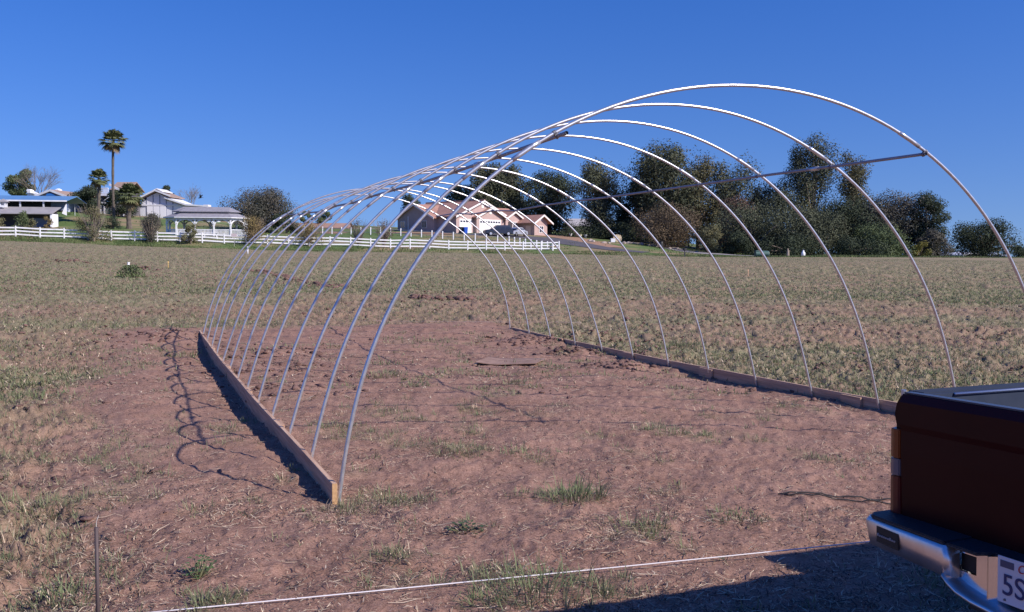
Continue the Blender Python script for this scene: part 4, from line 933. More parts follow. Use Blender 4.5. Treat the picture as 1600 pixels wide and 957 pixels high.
first = None
for p_ in q:
    if first is None: first = pm2.build('post', white, f2); o = first
    else: o = first.copy(); COL.objects.link(o); o.parent = f2
    o.location = p_; o.rotation_euler = (0, 0, fa)
greyrail = mat('grey_rail', (.36, .37, .42), .6, .2)
for a, b_ in zip(q[:-1], q[1:]):
    for hz in (.86, .35):
        c = MB(); c.tube([a + Vector((0, 0, hz)), b_ + Vector((0, 0, hz))], .028, 5); c.build('rail', greyrail, f2)

# ------------------------------------------------------------------ buildings
def prop(name, mb, m_, parent, **k): return mb.build(name, m_, parent, **k)
def gable_walls(x0, x1, y0, y1, z0, ze, zr, axis):
    b = MB()
    if axis == 'y': b.prism([(x0, z0), (x1, z0), (x1, ze), ((x0+x1)/2, zr), (x0, ze)], 'y', y0, y1)
    else: b.prism([(y0, z0), (y1, z0), (y1, ze), ((y0+y1)/2, zr), (y0, ze)], 'x', x0, x1)
    return b
def gable_roof(x0, x1, y0, y1, ze, zr, axis, oh=.5, th=.14):
    """two slabs over a gabled volume; returns a mesh builder (ridge along axis)"""
    b = MB(); lo, hi = ((x0, x1) if axis == 'y' else (y0, y1)); c = (lo+hi)/2; hw = (hi-lo)/2; sl = (zr-ze)/hw
    a0, a1 = ((y0, y1) if axis == 'y' else (x0, x1)); a0 -= oh; a1 += oh
    for s in (-1, 1):
        p = [(c, zr + .02), (c + s*(hw+oh), ze - sl*oh + .02), (c + s*(hw+oh), ze - sl*oh + th + .02), (c, zr + th + .02)]
        b.prism(p, axis, a0, a1)
    return b
def bargeboards(x0, x1, y0, y1, ze, zr, axis, oh=.5, th=.22, ends=(0, 1)):
    b = MB(); lo, hi = ((x0, x1) if axis == 'y' else (y0, y1)); c = (lo+hi)/2; hw = (hi-lo)/2; sl = (zr-ze)/hw
    a0, a1 = ((y0, y1) if axis == 'y' else (x0, x1))
    for k in ends:
        A = (a0 - oh - .06) if k == 0 else (a1 + oh)
        for s in (-1, 1):
            p = [(c, zr - th*.6), (c + s*(hw+oh), ze - sl*oh - th*.6), (c + s*(hw+oh), ze - sl*oh + .18), (c, zr + .18)]
            b.prism(p, axis, A, A + .06)
    return b
def house_frame(name, label, cat, u, D, ang, dz=0):
    x, y, g = at(u, D); return empty(name, (x, y, g + dz), LATANG + R(ang), label, cat)
tile = mat('terracotta_tile', (.40, .22, .165), .85, col2=(.32, .17, .13), scale=1.2, bump=.5, bscale=6)
stucco = mat('pink_stucco', (.46, .33, .31), .9, col2=(.42, .30, .28), scale=1.5)
shade_st = stucco
trimw = mat('house_trim', (.74, .68, .66), .7)
doorw = mat('garage_white', (.82, .80, .80), .6)
win = mat('window_glass', (.05, .06, .09), .15, spec=.8)
# pink house with terracotta roof: x along the garage front, y to the back
hb = house_frame('pink_house', 'pink stucco house with terracotta tile roofs and white garage doors on the rise', 'house', 712.6, 153, 46)
prop('main_walls', gable_walls(0, 11.7, 0, 13.6, -1.5, 2.75, 5.3, 'y'), stucco, hb)
rf = prop('main_roof', gable_roof(0, 11.7, 0, 13.6, 2.75, 5.3, 'y', .5), tile, hb); prop('bargeboard', bargeboards(0, 11.7, 0, 13.6, 2.75, 5.3, 'y', .5), trimw, rf)
b = MB(); b.tube([(5.85, -.55, 5.5), (5.85, 14.1, 5.5)], .13, 6); prop('ridge_cap', b, tile, rf)
prop('side_wing_walls', gable_walls(-.7, 6, 4.6, 13.9, -1.5, 2.6, 4.75, 'x'), stucco, hb)
rf2 = prop('side_wing_roof', gable_roof(-.7, 6, 4.6, 13.9, 2.6, 4.75, 'x', .45), tile, hb); prop('bargeboard', bargeboards(-.7, 6, 4.6, 13.9, 2.6, 4.75, 'x', .45, ends=(0,)), trimw, rf2)
b = MB(); b.box(-.80, -.70, 11.0, 11.12, -.2, 2.9); prop('downspout', b, trimw, hb)
for y0 in (6.4, 11.9):
    b = MB(); b.box(-.74, -.69, y0, y0+1.2, .9, 2.1); fr = prop('window', b, trimw, hb)
    b = MB(); b.box(-.755, -.742, y0+.08, y0+.56, .98, 2.02); b.box(-.755, -.742, y0+.64, y0+1.12, .98, 2.02); prop('pane', b, win, fr)
prop('second_gable_walls', gable_walls(3.9, 10.2, -.65, 3, -1.5, 2.7, 4.15, 'y'), stucco, hb)
rf3 = prop('second_gable_roof', gable_roof(3.9, 10.2, -.65, 5, 2.7, 4.15, 'y', .45), tile, hb); prop('bargeboard', bargeboards(3.9, 10.2, -.65, 5, 2.7, 4.15, 'y', .45, ends=(0,)), trimw, rf3)
prop('entry_walls', gable_walls(10.4, 14.4, -.9, 6, -1.5, 2.6, 3.7, 'y'), stucco, hb)
rf4 = prop('entry_roof', gable_roof(10.4, 14.4, -.9, 6, 2.6, 3.7, 'y', .4), tile, hb); prop('bargeboard', bargeboards(10.4, 14.4, -.9, 6, 2.6, 3.7, 'y', .4, ends=(0,)), trimw, rf4)
prop('linking_walls', gable_walls(9, 17.5, 2.2, 9.5, -1.5, 2.8, 4.6, 'x'), stucco, hb)
prop('linking_roof', gable_roof(9, 17.5, 2.2, 9.5, 2.8, 4.6, 'x', .4), tile, hb)
prop('end_wing_walls', gable_walls(13.7, 16.9, -4.4, 3, -2, 2.2, 3.15, 'y'), stucco, hb)
rf5 = prop('end_wing_roof', gable_roof(13.7, 16.9, -4.4, 3.5, 2.2, 3.15, 'y', .75), tile, hb); prop('bargeboard', bargeboards(13.7, 16.9, -4.4, 3.5, 2.2, 3.15, 'y', .75, ends=(0,)), trimw, rf5)
def garage(x0, x1, y, nsec, nm='garage_door'):
    b = MB(); b.box(x0-.12, x1+.12, y-.05, y-.002, -.9, 2.32); fr = prop('door_frame', b, trimw, hb)
    b = MB()
    for k in range(4): b.box(x0, x1, y-.085, y-.052, -.9 + k*.79, -.9 + k*.79 + .76)
    d = prop(nm, b, doorw, hb)
    b = MB(); n = nsec
    for k in range(n): s = (x1-x0)/n; b.box(x0 + k*s + .08, x0 + (k+1)*s - .08, y-.10, y-.086, 1.75, 2.05)
    prop('door_window', b, win, d)
garage(.75, 3.2, 0, 4); garage(4.55, 9.3, -.65, 8)
for k, (vx, vy, vz) in enumerate(((5.85, -.06, 4.5), (7.05, -.71, 3.5), (15.3, -4.46, 2.6))):
    b = MB(); b.prism([(vx-.28, vz-.3), (vx+.28, vz-.3), (vx+.28, vz+.15), (vx, vz+.4), (vx-.28, vz+.15)], 'y', vy, vy+.04); prop('gable_vent', b, trimw, hb)
def window(x0, x1, z0, z1, y, par):
    b = MB(); b.box(x0-.1, x1+.1, y-.05, y-.002, z0-.1, z1+.1); fr = prop('window', b, trimw, par)
    b = MB(); n = 2
    for k in range(n):
        s = (x1-x0)/n; b.box(x0+k*s+.04, x0+(k+1)*s-.04, y-.062, y-.052, z0, (z0+z1)/2-.03); b.box(x0+k*s+.04, x0+(k+1)*s-.04, y-.062, y-.052, (z0+z1)/2+.03, z1)
    prop('pane', b, win, fr)
window(14.9, 15.9, .35, 1.35, -4.4, hb); window(12.1, 13.2, 1.1, 2.0, -.9, hb)
b = MB(); b.box(11.0, 11.9, -.96, -.90, -.7, 2.1); prop('front_door', b, mat('entry_dark', (.05, .04, .045), .6), hb)
b = MB(); b.box(13.62, 13.69, -3.6, -2.5, -.8, 1.45); sd = prop('side_door', b, mat('pale_side_door', (.66, .50, .42), .7), hb)
b = MB(); b.tube([(13.59, -2.65, .3), (13.57, -2.65, .3)], .05, 8); prop('handle', b, black, sd)
# white barn
bw_ = mat('barn_white', (.76, .76, .82), .7, col2=(.68, .69, .76), scale=.7); bright = mat('barn_door_white', (.82, .82, .86), .6)
batten = mat('batten_grey', (.20, .22, .30), .8)
ba = house_frame('white_barn', 'white board barn with raised gable roof and big sliding doors behind the palms', 'barn', 246.8, 162, -4)
k = 162/FPX
def X(u): return (u - 246.8)*k
def Z(v): return zpix(246.8, v, 162) - at(246.8, 162)[2]
b = MB(); b.prism([(X(199), -1), (X(330), -1), (X(330), Z(324)), (X(296), Z(322)), (X(247), Z(302)), (X(224), Z(312.5)), (X(222), Z(320)), (X(199), Z(319.5))], 'y', 0, 5); prop('walls', b, bw_, ba)
tr_ = mat('tan_shingle', (.34, .24, .19), .9, col2=(.27, .19, .16), scale=.8)
b = MB()
b.prism([(X(247), Z(300.5)), (X(271), Z(309.5)), (X(271), Z(308)), (X(247), Z(299))], 'y', -.7, 5.3)
b.prism([(X(247), Z(300.5)), (X(247), Z(299)), (X(221), Z(311.5)), (X(221), Z(313))], 'y', -.7, 5.3)
b.prism([(X(261), Z(312)), (X(294), Z(322.6)), (X(330), Z(325)), (X(330), Z(323.6)), (X(294), Z(321)), (X(261), Z(310.4))], 'y', -.5, 5.2)
rf = prop('roof', b, tr_, ba)
b = MB()
for (ua, va, ub, vb, yy) in ((247, 298.6, 271, 307.6, -.78), (247, 298.6, 221, 311, -.78), (261, 309.8, 294, 320.6, -.60), (294, 320.8, 331, 323.4, -.60)):
    b.bar((X(ua), yy, Z(va)), (X(ub), yy, Z(vb)), .1, .26)
prop('fascia', b, white, rf)
b = MB(); b.prism([(X(238), Z(301)), (X(247), Z(296.6)), (X(256.5), Z(301)), (X(256.5), Z(300)), (X(247), Z(295.4)), (X(238), Z(300))], 'y', -.2, 4); prop('ridge_vent', b, white, rf)
b = MB(); b.box(X(313.5), X(321), 2, 3.4, Z(325), Z(319.6)); prop('roof_box', b, white, rf)
b = MB(); b.box(X(208), X(284), -.16, -.02, Z(322.4), Z(320.3)); prop('door_track', b, white, ba)
for u0, u1 in ((231.2, 240.6), (241.6, 251.2), (252.2, 261.6)):
    b = MB(); b.box(X(u0), X(u1), -.13, -.06, -.6, Z(322.8)); prop('sliding_door', b, bright, ba)
for uu, v1 in ((219.6, 314), (230.6, 309.5), (241.1, 305.5), (251.7, 305.5), (262, 309.5), (272.5, 313.5), (208.4, 322)):
    b = MB(); b.box(X(uu)-.06, X(uu)+.06, -.06, -.004, -.8, Z(v1)); prop('batten', b, batten, ba)
b = MB(); b.box(X(228), X(229.6), -.12, -.004, Z(313.5), Z(310.3)); prop('lamp', b, black, ba)
b = MB(); b.tube([(X(212) + .52*math.cos(a), -.2, .45 + .52*math.sin(a)) for a in np.linspace(0, 2*math.pi, 25)], .035, 5); 
for a in range(6): b.bar((X(212), -.2, .45), (X(212) + .5*math.cos(a*1.047), -.2, .45 + .5*math.sin(a*1.047)), .03, .03)
tag(b.build('wagon_wheel', batten), None); o = bpy.context.scene.objects['wagon_wheel']; o.parent = ba
# gazebo: stretched octagon, two tiers
ga = house_frame('gazebo', 'long white gazebo with two tier grey shingle roof and arched brackets', 'gazebo', 276.6, 124, 7, -.1)
shingle = mat('grey_shingle', (.27, .26, .29), .9, col2=(.21, .20, .23), scale=2.5, bump=.4, bscale=12)
LG = 6.85; CH = 1.55
def octo(off, z): 
    c = CH; w_ = CH*2 + 1.6; o = off
    return [(0-o*.4, -o, z), (LG+o*.4, -o, z), (LG+c+o, c-o*.4, z), (LG+c+o, w_-c+o*.4, z), (LG+o*.4, w_+o, z), (0-o*.4, w_+o, z), (-c-o, w_-c+o*.4, z), (-c-o, c-o*.4, z)]
gz = lambda v: zpix(300, v, 124) - at(276.6, 124)[2] + .1
b = MB(); b.loft([octo(.42, gz(340.4)), octo(.42, gz(339.4)), octo(-1.05, gz(332.4)), octo(-1.05, gz(333.5))]); lr = prop('lower_roof', b, shingle, ga)
b = MB(); b.loft([octo(.44, gz(341.0)), octo(.45, gz(339.6)), octo(.40, gz(339.6)), octo(.38, gz(341.0))], False); prop('eave_board', b, white, lr)
b = MB(); b.loft([octo(-1.10, gz(334.5)), octo(-1.10, gz(329.5))]); prop('clerestory_band', b, white, ga)
w2 = CH*2 + 1.6
b = MB(); b.loft([octo(-.62, gz(331.0)), octo(-.62, gz(330.2))] + [[(x*.78 + LG*.11, w2/2 + (y - w2/2)*.04, gz(322.5)) for x, y, z in octo(-1.2, 0)]]); prop('upper_roof', b, shingle, ga)
oc = octo(0, 0); front = [(0, 0), (LG*.34, 0), (LG*.69, 0), (LG, 0)]
posts = front + [(LG+CH, CH), (LG+CH, w2-CH), (LG, w2), (LG*.5, w2), (0, w2), (-CH, w2-CH), (-CH, CH)]
ztop = gz(341.2)
for x, y in posts:
    b = MB(); b.box(x-.10, x+.10, y-.10, y+.10, -.8, ztop); b.box(x-.14, x+.14, y-.14, y+.14, ztop-.75, ztop-.62); prop('post', b, white, ga)
loop = posts + [posts[0]]
for (x0, y0), (x1, y1) in zip(loop[:-1], loop[1:]):
    a = Vector((x0, y0, 0)); c = Vector((x1, y1, 0)); d = (c-a).normalized(); L_ = (c-a).length
    b = MB(); b.bar(a + Vector((0, 0, ztop-.12)) + d*.1, c + Vector((0, 0, ztop-.12)) - d*.1, .1, .22)
    for p0, s in ((a, 1), (c, -1)):
        N_ = 6; rr = min(.85, L_*.42)
        prev = None
        for k2 in range(N_+1):
            t = k2/N_*math.pi/2; pt = p0 + d*s*(.08 + rr*(1-math.cos(t))) + Vector((0, 0, ztop - .22 - rr*.85*(1-math.sin(t))))
            if prev is not None: b.bar(prev, pt, .07, .15)
            prev = pt
    prop('bracket_beam', b, white, ga)
    if not (y0 == 0 and y1 == 0 and x0 < LG*.3 and False):
        r2 = MB(); r2.bar(a + Vector((0, 0, .85)) + d*.1, c + Vector((0, 0, .85)) - d*.1, .07, .09); r2.bar(a + Vector((0, 0, .15)) + d*.1, c + Vector((0, 0, .15)) - d*.1, .07, .09)
        n_ = int(L_/.16)
        for k2 in range(1, n_): r2.bar(a + d*L_*k2/n_ + Vector((0, 0, .15)), a + d*L_*k2/n_ + Vector((0, 0, .85)), .09, .05, (0, 1, 0) if abs(d.y) < .5 else (1, 0, 0))
        prop('railing', r2, white, ga)
b = MB(); b.loft([octo(.1, -.6), octo(.1, -.02)]); prop('floor', b, mat('gazebo_floor', (.35, .33, .33), .9), ga)
# stable with blue metal roof (front towards us)
bst = mat('blue_metal_roof', (.12, .26, .48), .5, col2=(.10, .22, .42), scale=1.0); bluewall = mat('blue_grey_wall', (.20, .24, .36), .8, col2=(.16, .20, .31), scale=.8)
darkin = mat('dark_timber', (.045, .045, .06), .9, col2=(.06, .055, .07), scale=1)
sb = house_frame('stable', 'open fronted stable with blue metal roof and grey lean-to at the left edge', 'stable', 100, 127, 8)
ks = 127/FPX
def SX(u): return (u-100)*ks
def SZ(v): return zpix(60, v, 127) - at(100, 127)[2]
b = MB(); b.loft([[(SX(-40), 0, SZ(315)), (SX(106), 0, SZ(315)), (SX(106), 0, SZ(313.6)), (SX(-40), 0, SZ(313.6))], [(SX(-40), 4.2, SZ(305.5)), (SX(107), 4.2, SZ(305.5)), (SX(107), 4.2, SZ(304.4)), (SX(-40), 4.2, SZ(304.4))], [(SX(-40), 8.6, SZ(314)), (SX(107), 8.6, SZ(314)), (SX(107), 8.6, SZ(313)), (SX(-40), 8.6, SZ(313))]]); rf = prop('roof', b, bst, sb)
b = MB(); b.box(SX(-40), SX(106.5), -.12, -.02, SZ(315.8), SZ(313.7)); prop('fascia', b, white, rf)
b = MB(); b.box(SX(-40), SX(90), 3.6, 3.8, SZ(330), SZ(306.5)); prop('back_wall', b, darkin, sb)
for u0 in (-30, 2.6, 37, 71.2):
    b = MB(); b.box(SX(u0)-.09, SX(u0)+.09, .15, .33, -.5, SZ(314.2)); prop('post', b, mat('grey_post', (.45, .46, .52), .8), sb)
b = MB(); b.box(SX(73), SX(97), 2.6, 2.7, SZ(328), SZ(314.4)); prop('partition', b, bluewall, sb)
b = MB(); b.loft([[(SX(-40), .02, SZ(325.4)), (SX(97.8), .02, SZ(325.4)), (SX(97.8), .02, SZ(324.4)), (SX(-40), .02, SZ(324.4))], [(SX(-40), -3.0, SZ(336.8)), (SX(95.5), -3.0, SZ(336.8)), (SX(95.5), -3.0, SZ(335.7)), (SX(-40), -3.0, SZ(335.7))]]); prop('lean_to_roof', b, mat('grey_lean_to', (.30, .28, .29), .9, col2=(.25, .235, .25), scale=1.2), sb)
b = MB(); b.prism([(SX(97.6), SZ(334)), (SX(104.6), SZ(336.8)), (SX(104.6), SZ(319)), (SX(103), SZ(321))], 'y', .3, .4); prop('end_panel', b, bright, sb)
b = MB(); b.box(SX(-40), SX(93), -.4, -.3, -1.2, SZ(326)); prop('lower_wall', b, darkin, sb)
b = MB(); b.box(SX(55), SX(90), -.55, -.42, -.9, SZ(342)); prop('stall_wall', b, bluewall, sb)
b = MB(); b.box(SX(92.2), SX(94.6), -2.9, -.4, -1.0, SZ(336)); prop('end_post', b, bright, sb)
b = MB(); b.box(SX(17)-.08, SX(17)+.08, -2.9, -2.75, -1, SZ(336)); b.bar((SX(17)-.5, -2.82, SZ(336.3)), (SX(17), -2.82, SZ(340.5)), .07, .09); b.bar((SX(17)+.5, -2.82, SZ(336.3)), (SX(17), -2.82, SZ(340.5)), .07, .09); prop('braced_post', b, white, sb)
cu = MB()
cu.box(SX(13.2), SX(15), -1.2, -1.05, SZ(326), SZ(317.6)); cu.box(SX(19.4), SX(21.2), -1.2, -1.05, SZ(326), SZ(317.6)); cu.box(SX(15), SX(19.4), -1.2, -1.05, SZ(326), SZ(323)); cu.box(SX(15), SX(19.4), -1.2, -1.05, SZ(318.6), SZ(317.6)); cu.box(SX(13.2), SX(21.2), -.5, -.4, SZ(326), SZ(317.6))
cp = prop('cupola', cu, white, sb)
x0, x1 = SX(10.5), SX(23.5); cx = (x0+x1)/2
b = MB(); b.loft([[(x0, -1.45, SZ(317.7)), (x1, -1.45, SZ(317.7)), (x1, -.1, SZ(317.7)), (x0, -.1, SZ(317.7))], [(cx-.05, -.8, SZ(312.8)), (cx+.05, -.8, SZ(312.8)), (cx+.05, -.75, SZ(312.8)), (cx-.05, -.75, SZ(312.8))]]); prop('cupola_roof', b, MATS['grey_lean_to'], cp)
# tan roofed house behind the stable
ht = house_frame('tan_house', 'long house with tan shingle roof and broad white gable behind the stable', 'house', 82, 150, -6)
kt = 150/FPX
def HX(u): return (u-82)*kt
def HZ(v): return zpix(82, v, 150) - at(82, 150)[2]
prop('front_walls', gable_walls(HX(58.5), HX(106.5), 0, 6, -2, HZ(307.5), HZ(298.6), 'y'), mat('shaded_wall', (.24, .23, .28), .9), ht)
rf = prop('front_roof', gable_roof(HX(58.5), HX(106.5), 0, 6, HZ(307.5), HZ(298.6), 'y', .3), tr_, ht)
prop('bargeboard', bargeboards(HX(58.5), HX(106.5), 0, 6, HZ(307.5), HZ(298.6), 'y', .3, .25, ends=(0,)), white, rf)
prop('rear_walls', gable_walls(HX(20), HX(112), 6.2, 11, -2, HZ(306), HZ(299), 'x'), MATS['shaded_wall'], ht)
prop('rear_roof', gable_roof(HX(20), HX(116), 6.0, 11, HZ(306), HZ(299), 'x', .4), tr_, ht)
b = MB(); b.bar((HX(17), 4, HZ(294.8)), (HX(43), 4, HZ(306)), .1, .35); b.prism([(HX(17), HZ(296)), (HX(43), HZ(307)), (HX(17), HZ(310))], 'y', 4.1, 6); prop('left_gable_end', b, bright, ht)
for uu, vv in ((26.5, 294.3), (74, 293.4)):
    b = MB(); b.box(HX(uu-2.8), HX(uu+2.8), 3, 4, HZ(vv+6), HZ(vv+1.6)); b.loft([[(HX(uu-2.8), 3, HZ(vv+1.6)), (HX(uu+2.8), 3, HZ(vv+1.6)), (HX(uu+2.8), 4, HZ(vv+1.6)), (HX(uu-2.8), 4, HZ(vv+1.6))], [(HX(uu-1), 3.3, HZ(vv)), (HX(uu+1), 3.3, HZ(vv)), (HX(uu+1), 3.7, HZ(vv)), (HX(uu-1), 3.7, HZ(vv))]]); prop('roof_vent', b, bright, rf)
b = MB(); b.prism([(HX(75), HZ(307)), (HX(77), HZ(303.6)), (HX(84), HZ(303.2)), (HX(92), HZ(307))], 'y', -.25, -.05); prop('blue_awning', b, mat('blue_tarp', (.03, .18, .55), .6), ht)
b = MB(); b.box(HX(108.6), HX(113.4), -.5, 3, -2, HZ(311)); prop('side_wall', b, mat('pale_blue_wall', (.48, .53, .66), .8), ht)
b = MB(); b.box(HX(110), HX(125), .5, 2, HZ(309.6), HZ(307.8)); prop('right_fascia', b, white, ht)
# patio parasol by that house
pr_ = house_frame('patio_parasol', 'pale patio parasol open beside the tan roofed house', 'parasol', 119, 144, 0)
b = MB(); zt = zpix(119, 314, 144) - at(119, 144)[2]; b.loft([[(math.cos(a)*r_, math.sin(a)*r_, zz) for a in np.linspace(0, 2*math.pi, 9)[:-1]] for r_, zz in ((.95, zt-.42), (.03, zt))], False); prop('canopy', b, mat('parasol_cloth', (.66, .56, .56), .8), pr_)
b = MB(); b.tube([(0, 0, -.1), (0, 0, zt)], .03, 6); prop('pole', b, white, pr_)
# two storey house behind the palms
h2 = house_frame('two_storey_house', 'two storey house with brown roof and white balcony half hidden by palms', 'house', 184, 156, -8)
k2_ = 156/FPX
def QX(u): return (u-184)*k2_
def QZ(v): return zpix(184, v, 156) - at(184, 156)[2]
prop('walls', gable_walls(QX(164), QX(194), 1.5, 5.5, -2, QZ(296), QZ(289), 'x'), mat('umber_wall', (.13, .12, .14), .9), h2)
rf = prop('roof', gable_roof(QX(171), QX(195), 1.5, 5.5, QZ(296), QZ(284.5), 'x', .5), tr_, h2)
b = MB(); b.bar((QX(168), .8, QZ(288.5)), (QX(186), .8, QZ(298)), .12, .32); prop('fascia', b, white, rf)
b = MB(); b.box(QX(155), QX(173), -.5, -.35, QZ(307), QZ(303.5))
for j in range(9): b.box(QX(155.5 + j*2.1), QX(156.6 + j*2.1), -.5, -.42, QZ(304), QZ(295))
b.box(QX(155), QX(173), -.52, -.4, QZ(296), QZ(294.6)); prop('balcony', b, bright, h2)
b = MB(); b.box(QX(160), QX(203), -.8, -.6, QZ(319), QZ(316.8)); prop('porch_beam', b, white, h2)
b = MB(); b.bar((QX(167), -.7, QZ(315)), (QX(175), -.7, QZ(309.5)), .08, .12); prop('brace', b, bright, h2)
for uu in (161, 167.5, 182, 199):
    b = MB(); b.box(QX(uu)-.1, QX(uu)+.1, -.8, -.6, -2, QZ(318)); prop('porch_post', b, MATS['grey_post'], h2)
b = MB(); b.box(QX(168.5), QX(175.5), -.4, -.3, -.5, QZ(320)); prop('green_panel', b, mat('green_canvas', (.10, .17, .15), .8), h2)
b = MB()
for vv in (321.5, 325, 328.5): b.box(QX(187), QX(199.5), -1.1, -1.0, QZ(vv+1.1), QZ(vv))
tag(b.build('corral_rails', white), 'short run of white corral rails between the tall palm and the barn', 'fence'); o = S.objects['corral_rails']; o.location = h2.location; o.rotation_euler = h2.rotation_euler
# long low brown roofed building
hd = house_frame('low_brown_building', 'long low building with plain brown roof on bare orange ground, seen through the hoops', 'building', 500, 168, 4)
kd = 168/FPX
def DX(u): return (u-500)*kd
def DZ(v): return zpix(500, v, 168) - at(500, 168)[2]
prop('walls', gable_walls(DX(457), DX(540), 0, 7, -2, DZ(356.5), DZ(349.5), 'x'), mat('shaded_brown', (.26, .17, .13), .9), hd)
prop('roof', gable_roof(DX(455), DX(543), 0, 7, DZ(356.5), DZ(349.5), 'x', .4), mat('brown_roof', (.36, .22, .17), .9, col2=(.30, .18, .14), scale=.8), hd)
b = MB(); b.box(DX(515), DX(532), -.12, -.02, DZ(363), DZ(357.5)); prop('opening', b, darkin, hd)
# grey roofed building behind the driveway
hg = house_frame('grey_roof_building', 'grey roofed building glimpsed between dark trees above the driveway', 'building', 908, 192, 10)
kg = 192/FPX
def GX(u): return (u-908)*kg
def GZ(v): return zpix(908, v, 192) - at(908, 192)[2]
prop('walls', gable_walls(GX(893), GX(923), 0, 7, -3, GZ(353.5), GZ(342.5), 'x'), darkin, hg)
prop('roof', gable_roof(GX(893), GX(923), 0, 7, GZ(353.5), GZ(342.5), 'x', .4), mat('grey_roof', (.34, .32, .33), .9), hg)
# far low things on the right
def far_shed(nm, label, u, D, w_, vt, vb, wallm, roofm, ang=0):
    e = house_frame(nm, label, 'building', u, D, ang); hw = w_/2/FPX*D; zt = zpix(u, vt, D) - at(u, D)[2]; zb_ = zpix(u, vb, D) - at(u, D)[2]
    prop('walls', gable_walls(-hw*.9, hw*.9, 0, 6, -3, zb_, zt, 'y'), wallm, e); prop('roof', gable_roof(-hw*.9, hw*.9, 0, 6, zb_, zt, 'y', hw*.1, .35), roofm, e)
far_shed('white_gable_shed', 'distant white roofed shed whose shallow gable peeps over the field edge under the lone tree', 1519, 168, 34, 397.0, 401.0, darkin, white)
far_shed('tan_shed', 'distant low tan roofed shed right of the yellow shrub', 1450, 165, 32, 396.6, 401.5, mat('tan_wall', (.4, .3, .25), .9), mat('tan_roof', (.50, .40, .35), .9))
far_shed('blue_shed', 'distant low blue grey shed between the tan one and the white one', 1484, 172, 32, 397.4, 401, mat('bluish_wall', (.28, .32, .42), .9), mat('bluish_roof', (.30, .34, .46), .9))
far_shed('pale_blue_shed', 'distant low pale blue shed right of the white gabled one', 1556, 176, 28, 398, 401, MATS['bluish_wall'], mat('pale_bluish_roof', (.42, .46, .58), .9))

# ------------------------------------------------------------------ cars, bins and yard things
def car(name, label, cat, u, D, ang, paint, L_=4.5, Hh=1.6, W_=1.8, van=True):
    e = house_frame(name, label, cat, u, D, ang, .02); h = L_/2
    if van: side = [(-h, .35), (-h, .78), (-h+.25, .92), (-h+1.1, 1.02), (h-.15, 1.02), (h, .85), (h, .35)]; top = [(-h+1.0, 1.0), (-h+1.95, Hh), (h-.55, Hh), (h-.12, 1.0)]
    else: side = [(-h, .32), (-h, .68), (-h+.3, .80), (-h+1.3, .90), (h-.5, .92), (h, .82), (h, .32)]; top = [(-h+1.25, .88), (-h+2.0, Hh), (h-1.35, Hh), (h-.6, .90)]
    b = MB(); rings = []
    for y, k_ in ((-W_/2, .96), (-W_/2+.12, 1), (W_/2-.12, 1), (W_/2, .96)): rings.append([(x*k_, y, z if z < .5 else z - (.05 if k_ < 1 else 0)) for x, z in side])
    b.loft(rings); body = prop('body', b, paint, e, smooth=False)
    b = MB(); rings = []
    for y, ins in ((-W_/2+.10, 0), (-W_/2+.24, .06), (W_/2-.24, .06), (W_/2-.10, 0)):
        rings.append([(x, y if z < 1.1 else y*.84, z) for x, z in top])
    b.loft(rings); cab = prop('cabin', b, paint, body)
    for s in (-1, 1):
        pts = [(top[0][0]+.32, 1.06), (top[1][0]+.06, Hh-.12), (top[2][0]-.05, Hh-.12), (top[3][0]-.22, 1.06)]; n_ = 3
        for k_ in range(n_):
            t0, t1 = k_/n_ + .02, (k_+1)/n_ - .02
            lo = lambda t: pts[0][0]*(1-t) + pts[3][0]*t; hi = lambda t: pts[1][0]*(1-t) + pts[2][0]*t
            yb, yt = s*(W_/2-.085), s*((W_/2-.10)*.845 + .012)
            c = MB(); c.add([(lo(t0), yb, 1.06), (lo(t1), yb, 1.06), (hi(t1), yt, Hh-.12), (hi(t0), yt, Hh-.12)], [(0, 1, 2, 3)]); prop('side_window', c, glassd, cab)
    c = MB(); hw = W_*.36; c.add([(top[0][0]+.02, -hw, 1.08), (top[0][0]+.02, hw, 1.08), (top[1][0]-.10, hw*.88, Hh-.1), (top[1][0]-.10, -hw*.88, Hh-.1)], [(0, 1, 2, 3)]); prop('windscreen', c, glassd, cab)
    c = MB(); c.add([(top[3][0]-.0, -hw, 1.08), (top[3][0]-.0, hw, 1.08), (top[2][0]+.08, hw*.88, Hh-.1), (top[2][0]+.08, -hw*.88, Hh-.1)], [(0, 1, 2, 3)]); prop('rear_window', c, glassd, cab)
    for x in (-h+.82, h-.82):
        for s in (-1, 1):
            c = MB(); c.tube([(x, s*(W_/2-.22), .33), (x, s*(W_/2+.01), .33)], .33, 16); wh = prop('wheel', c, rubber, e)
            c = MB(); c.tube([(x, s*(W_/2+.01), .33), (x, s*(W_/2+.03), .33)], .20, 12); prop('rim', c, chrome, wh)
    for s in (-1, 1):
        c = MB(); c.box(h-.03, h+.02, s*(W_/2-.34), s*(W_/2-.08), .62, .84) if s > 0 else c.box(h-.03, h+.02, -(W_/2-.08), -(W_/2-.34), .62, .84); prop('tail_light', c, MATS['red_lens'], e)
        c = MB(); y0, y1 = sorted((s*(W_/2-.4), s*(W_/2-.12))); c.box(-h-.02, -h+.03, y0, y1, .56, .70); prop('headlight', c, MATS['clear_lens'], e)
car('dark_van', 'dark blue grey minivan parked side on before the double garage door', 'van', 778, 145.5, 16, mat('dark_blue_paint', (.018, .023, .045), .25, spec=.7), 4.4, 1.62, 1.8)
car('silver_car', 'pale silver car half hidden behind the dark minivan', 'car', 806, 147.5, 58, mat('silver_paint', (.50, .52, .60), .25, .4), 4.3, 1.38, 1.75, False)
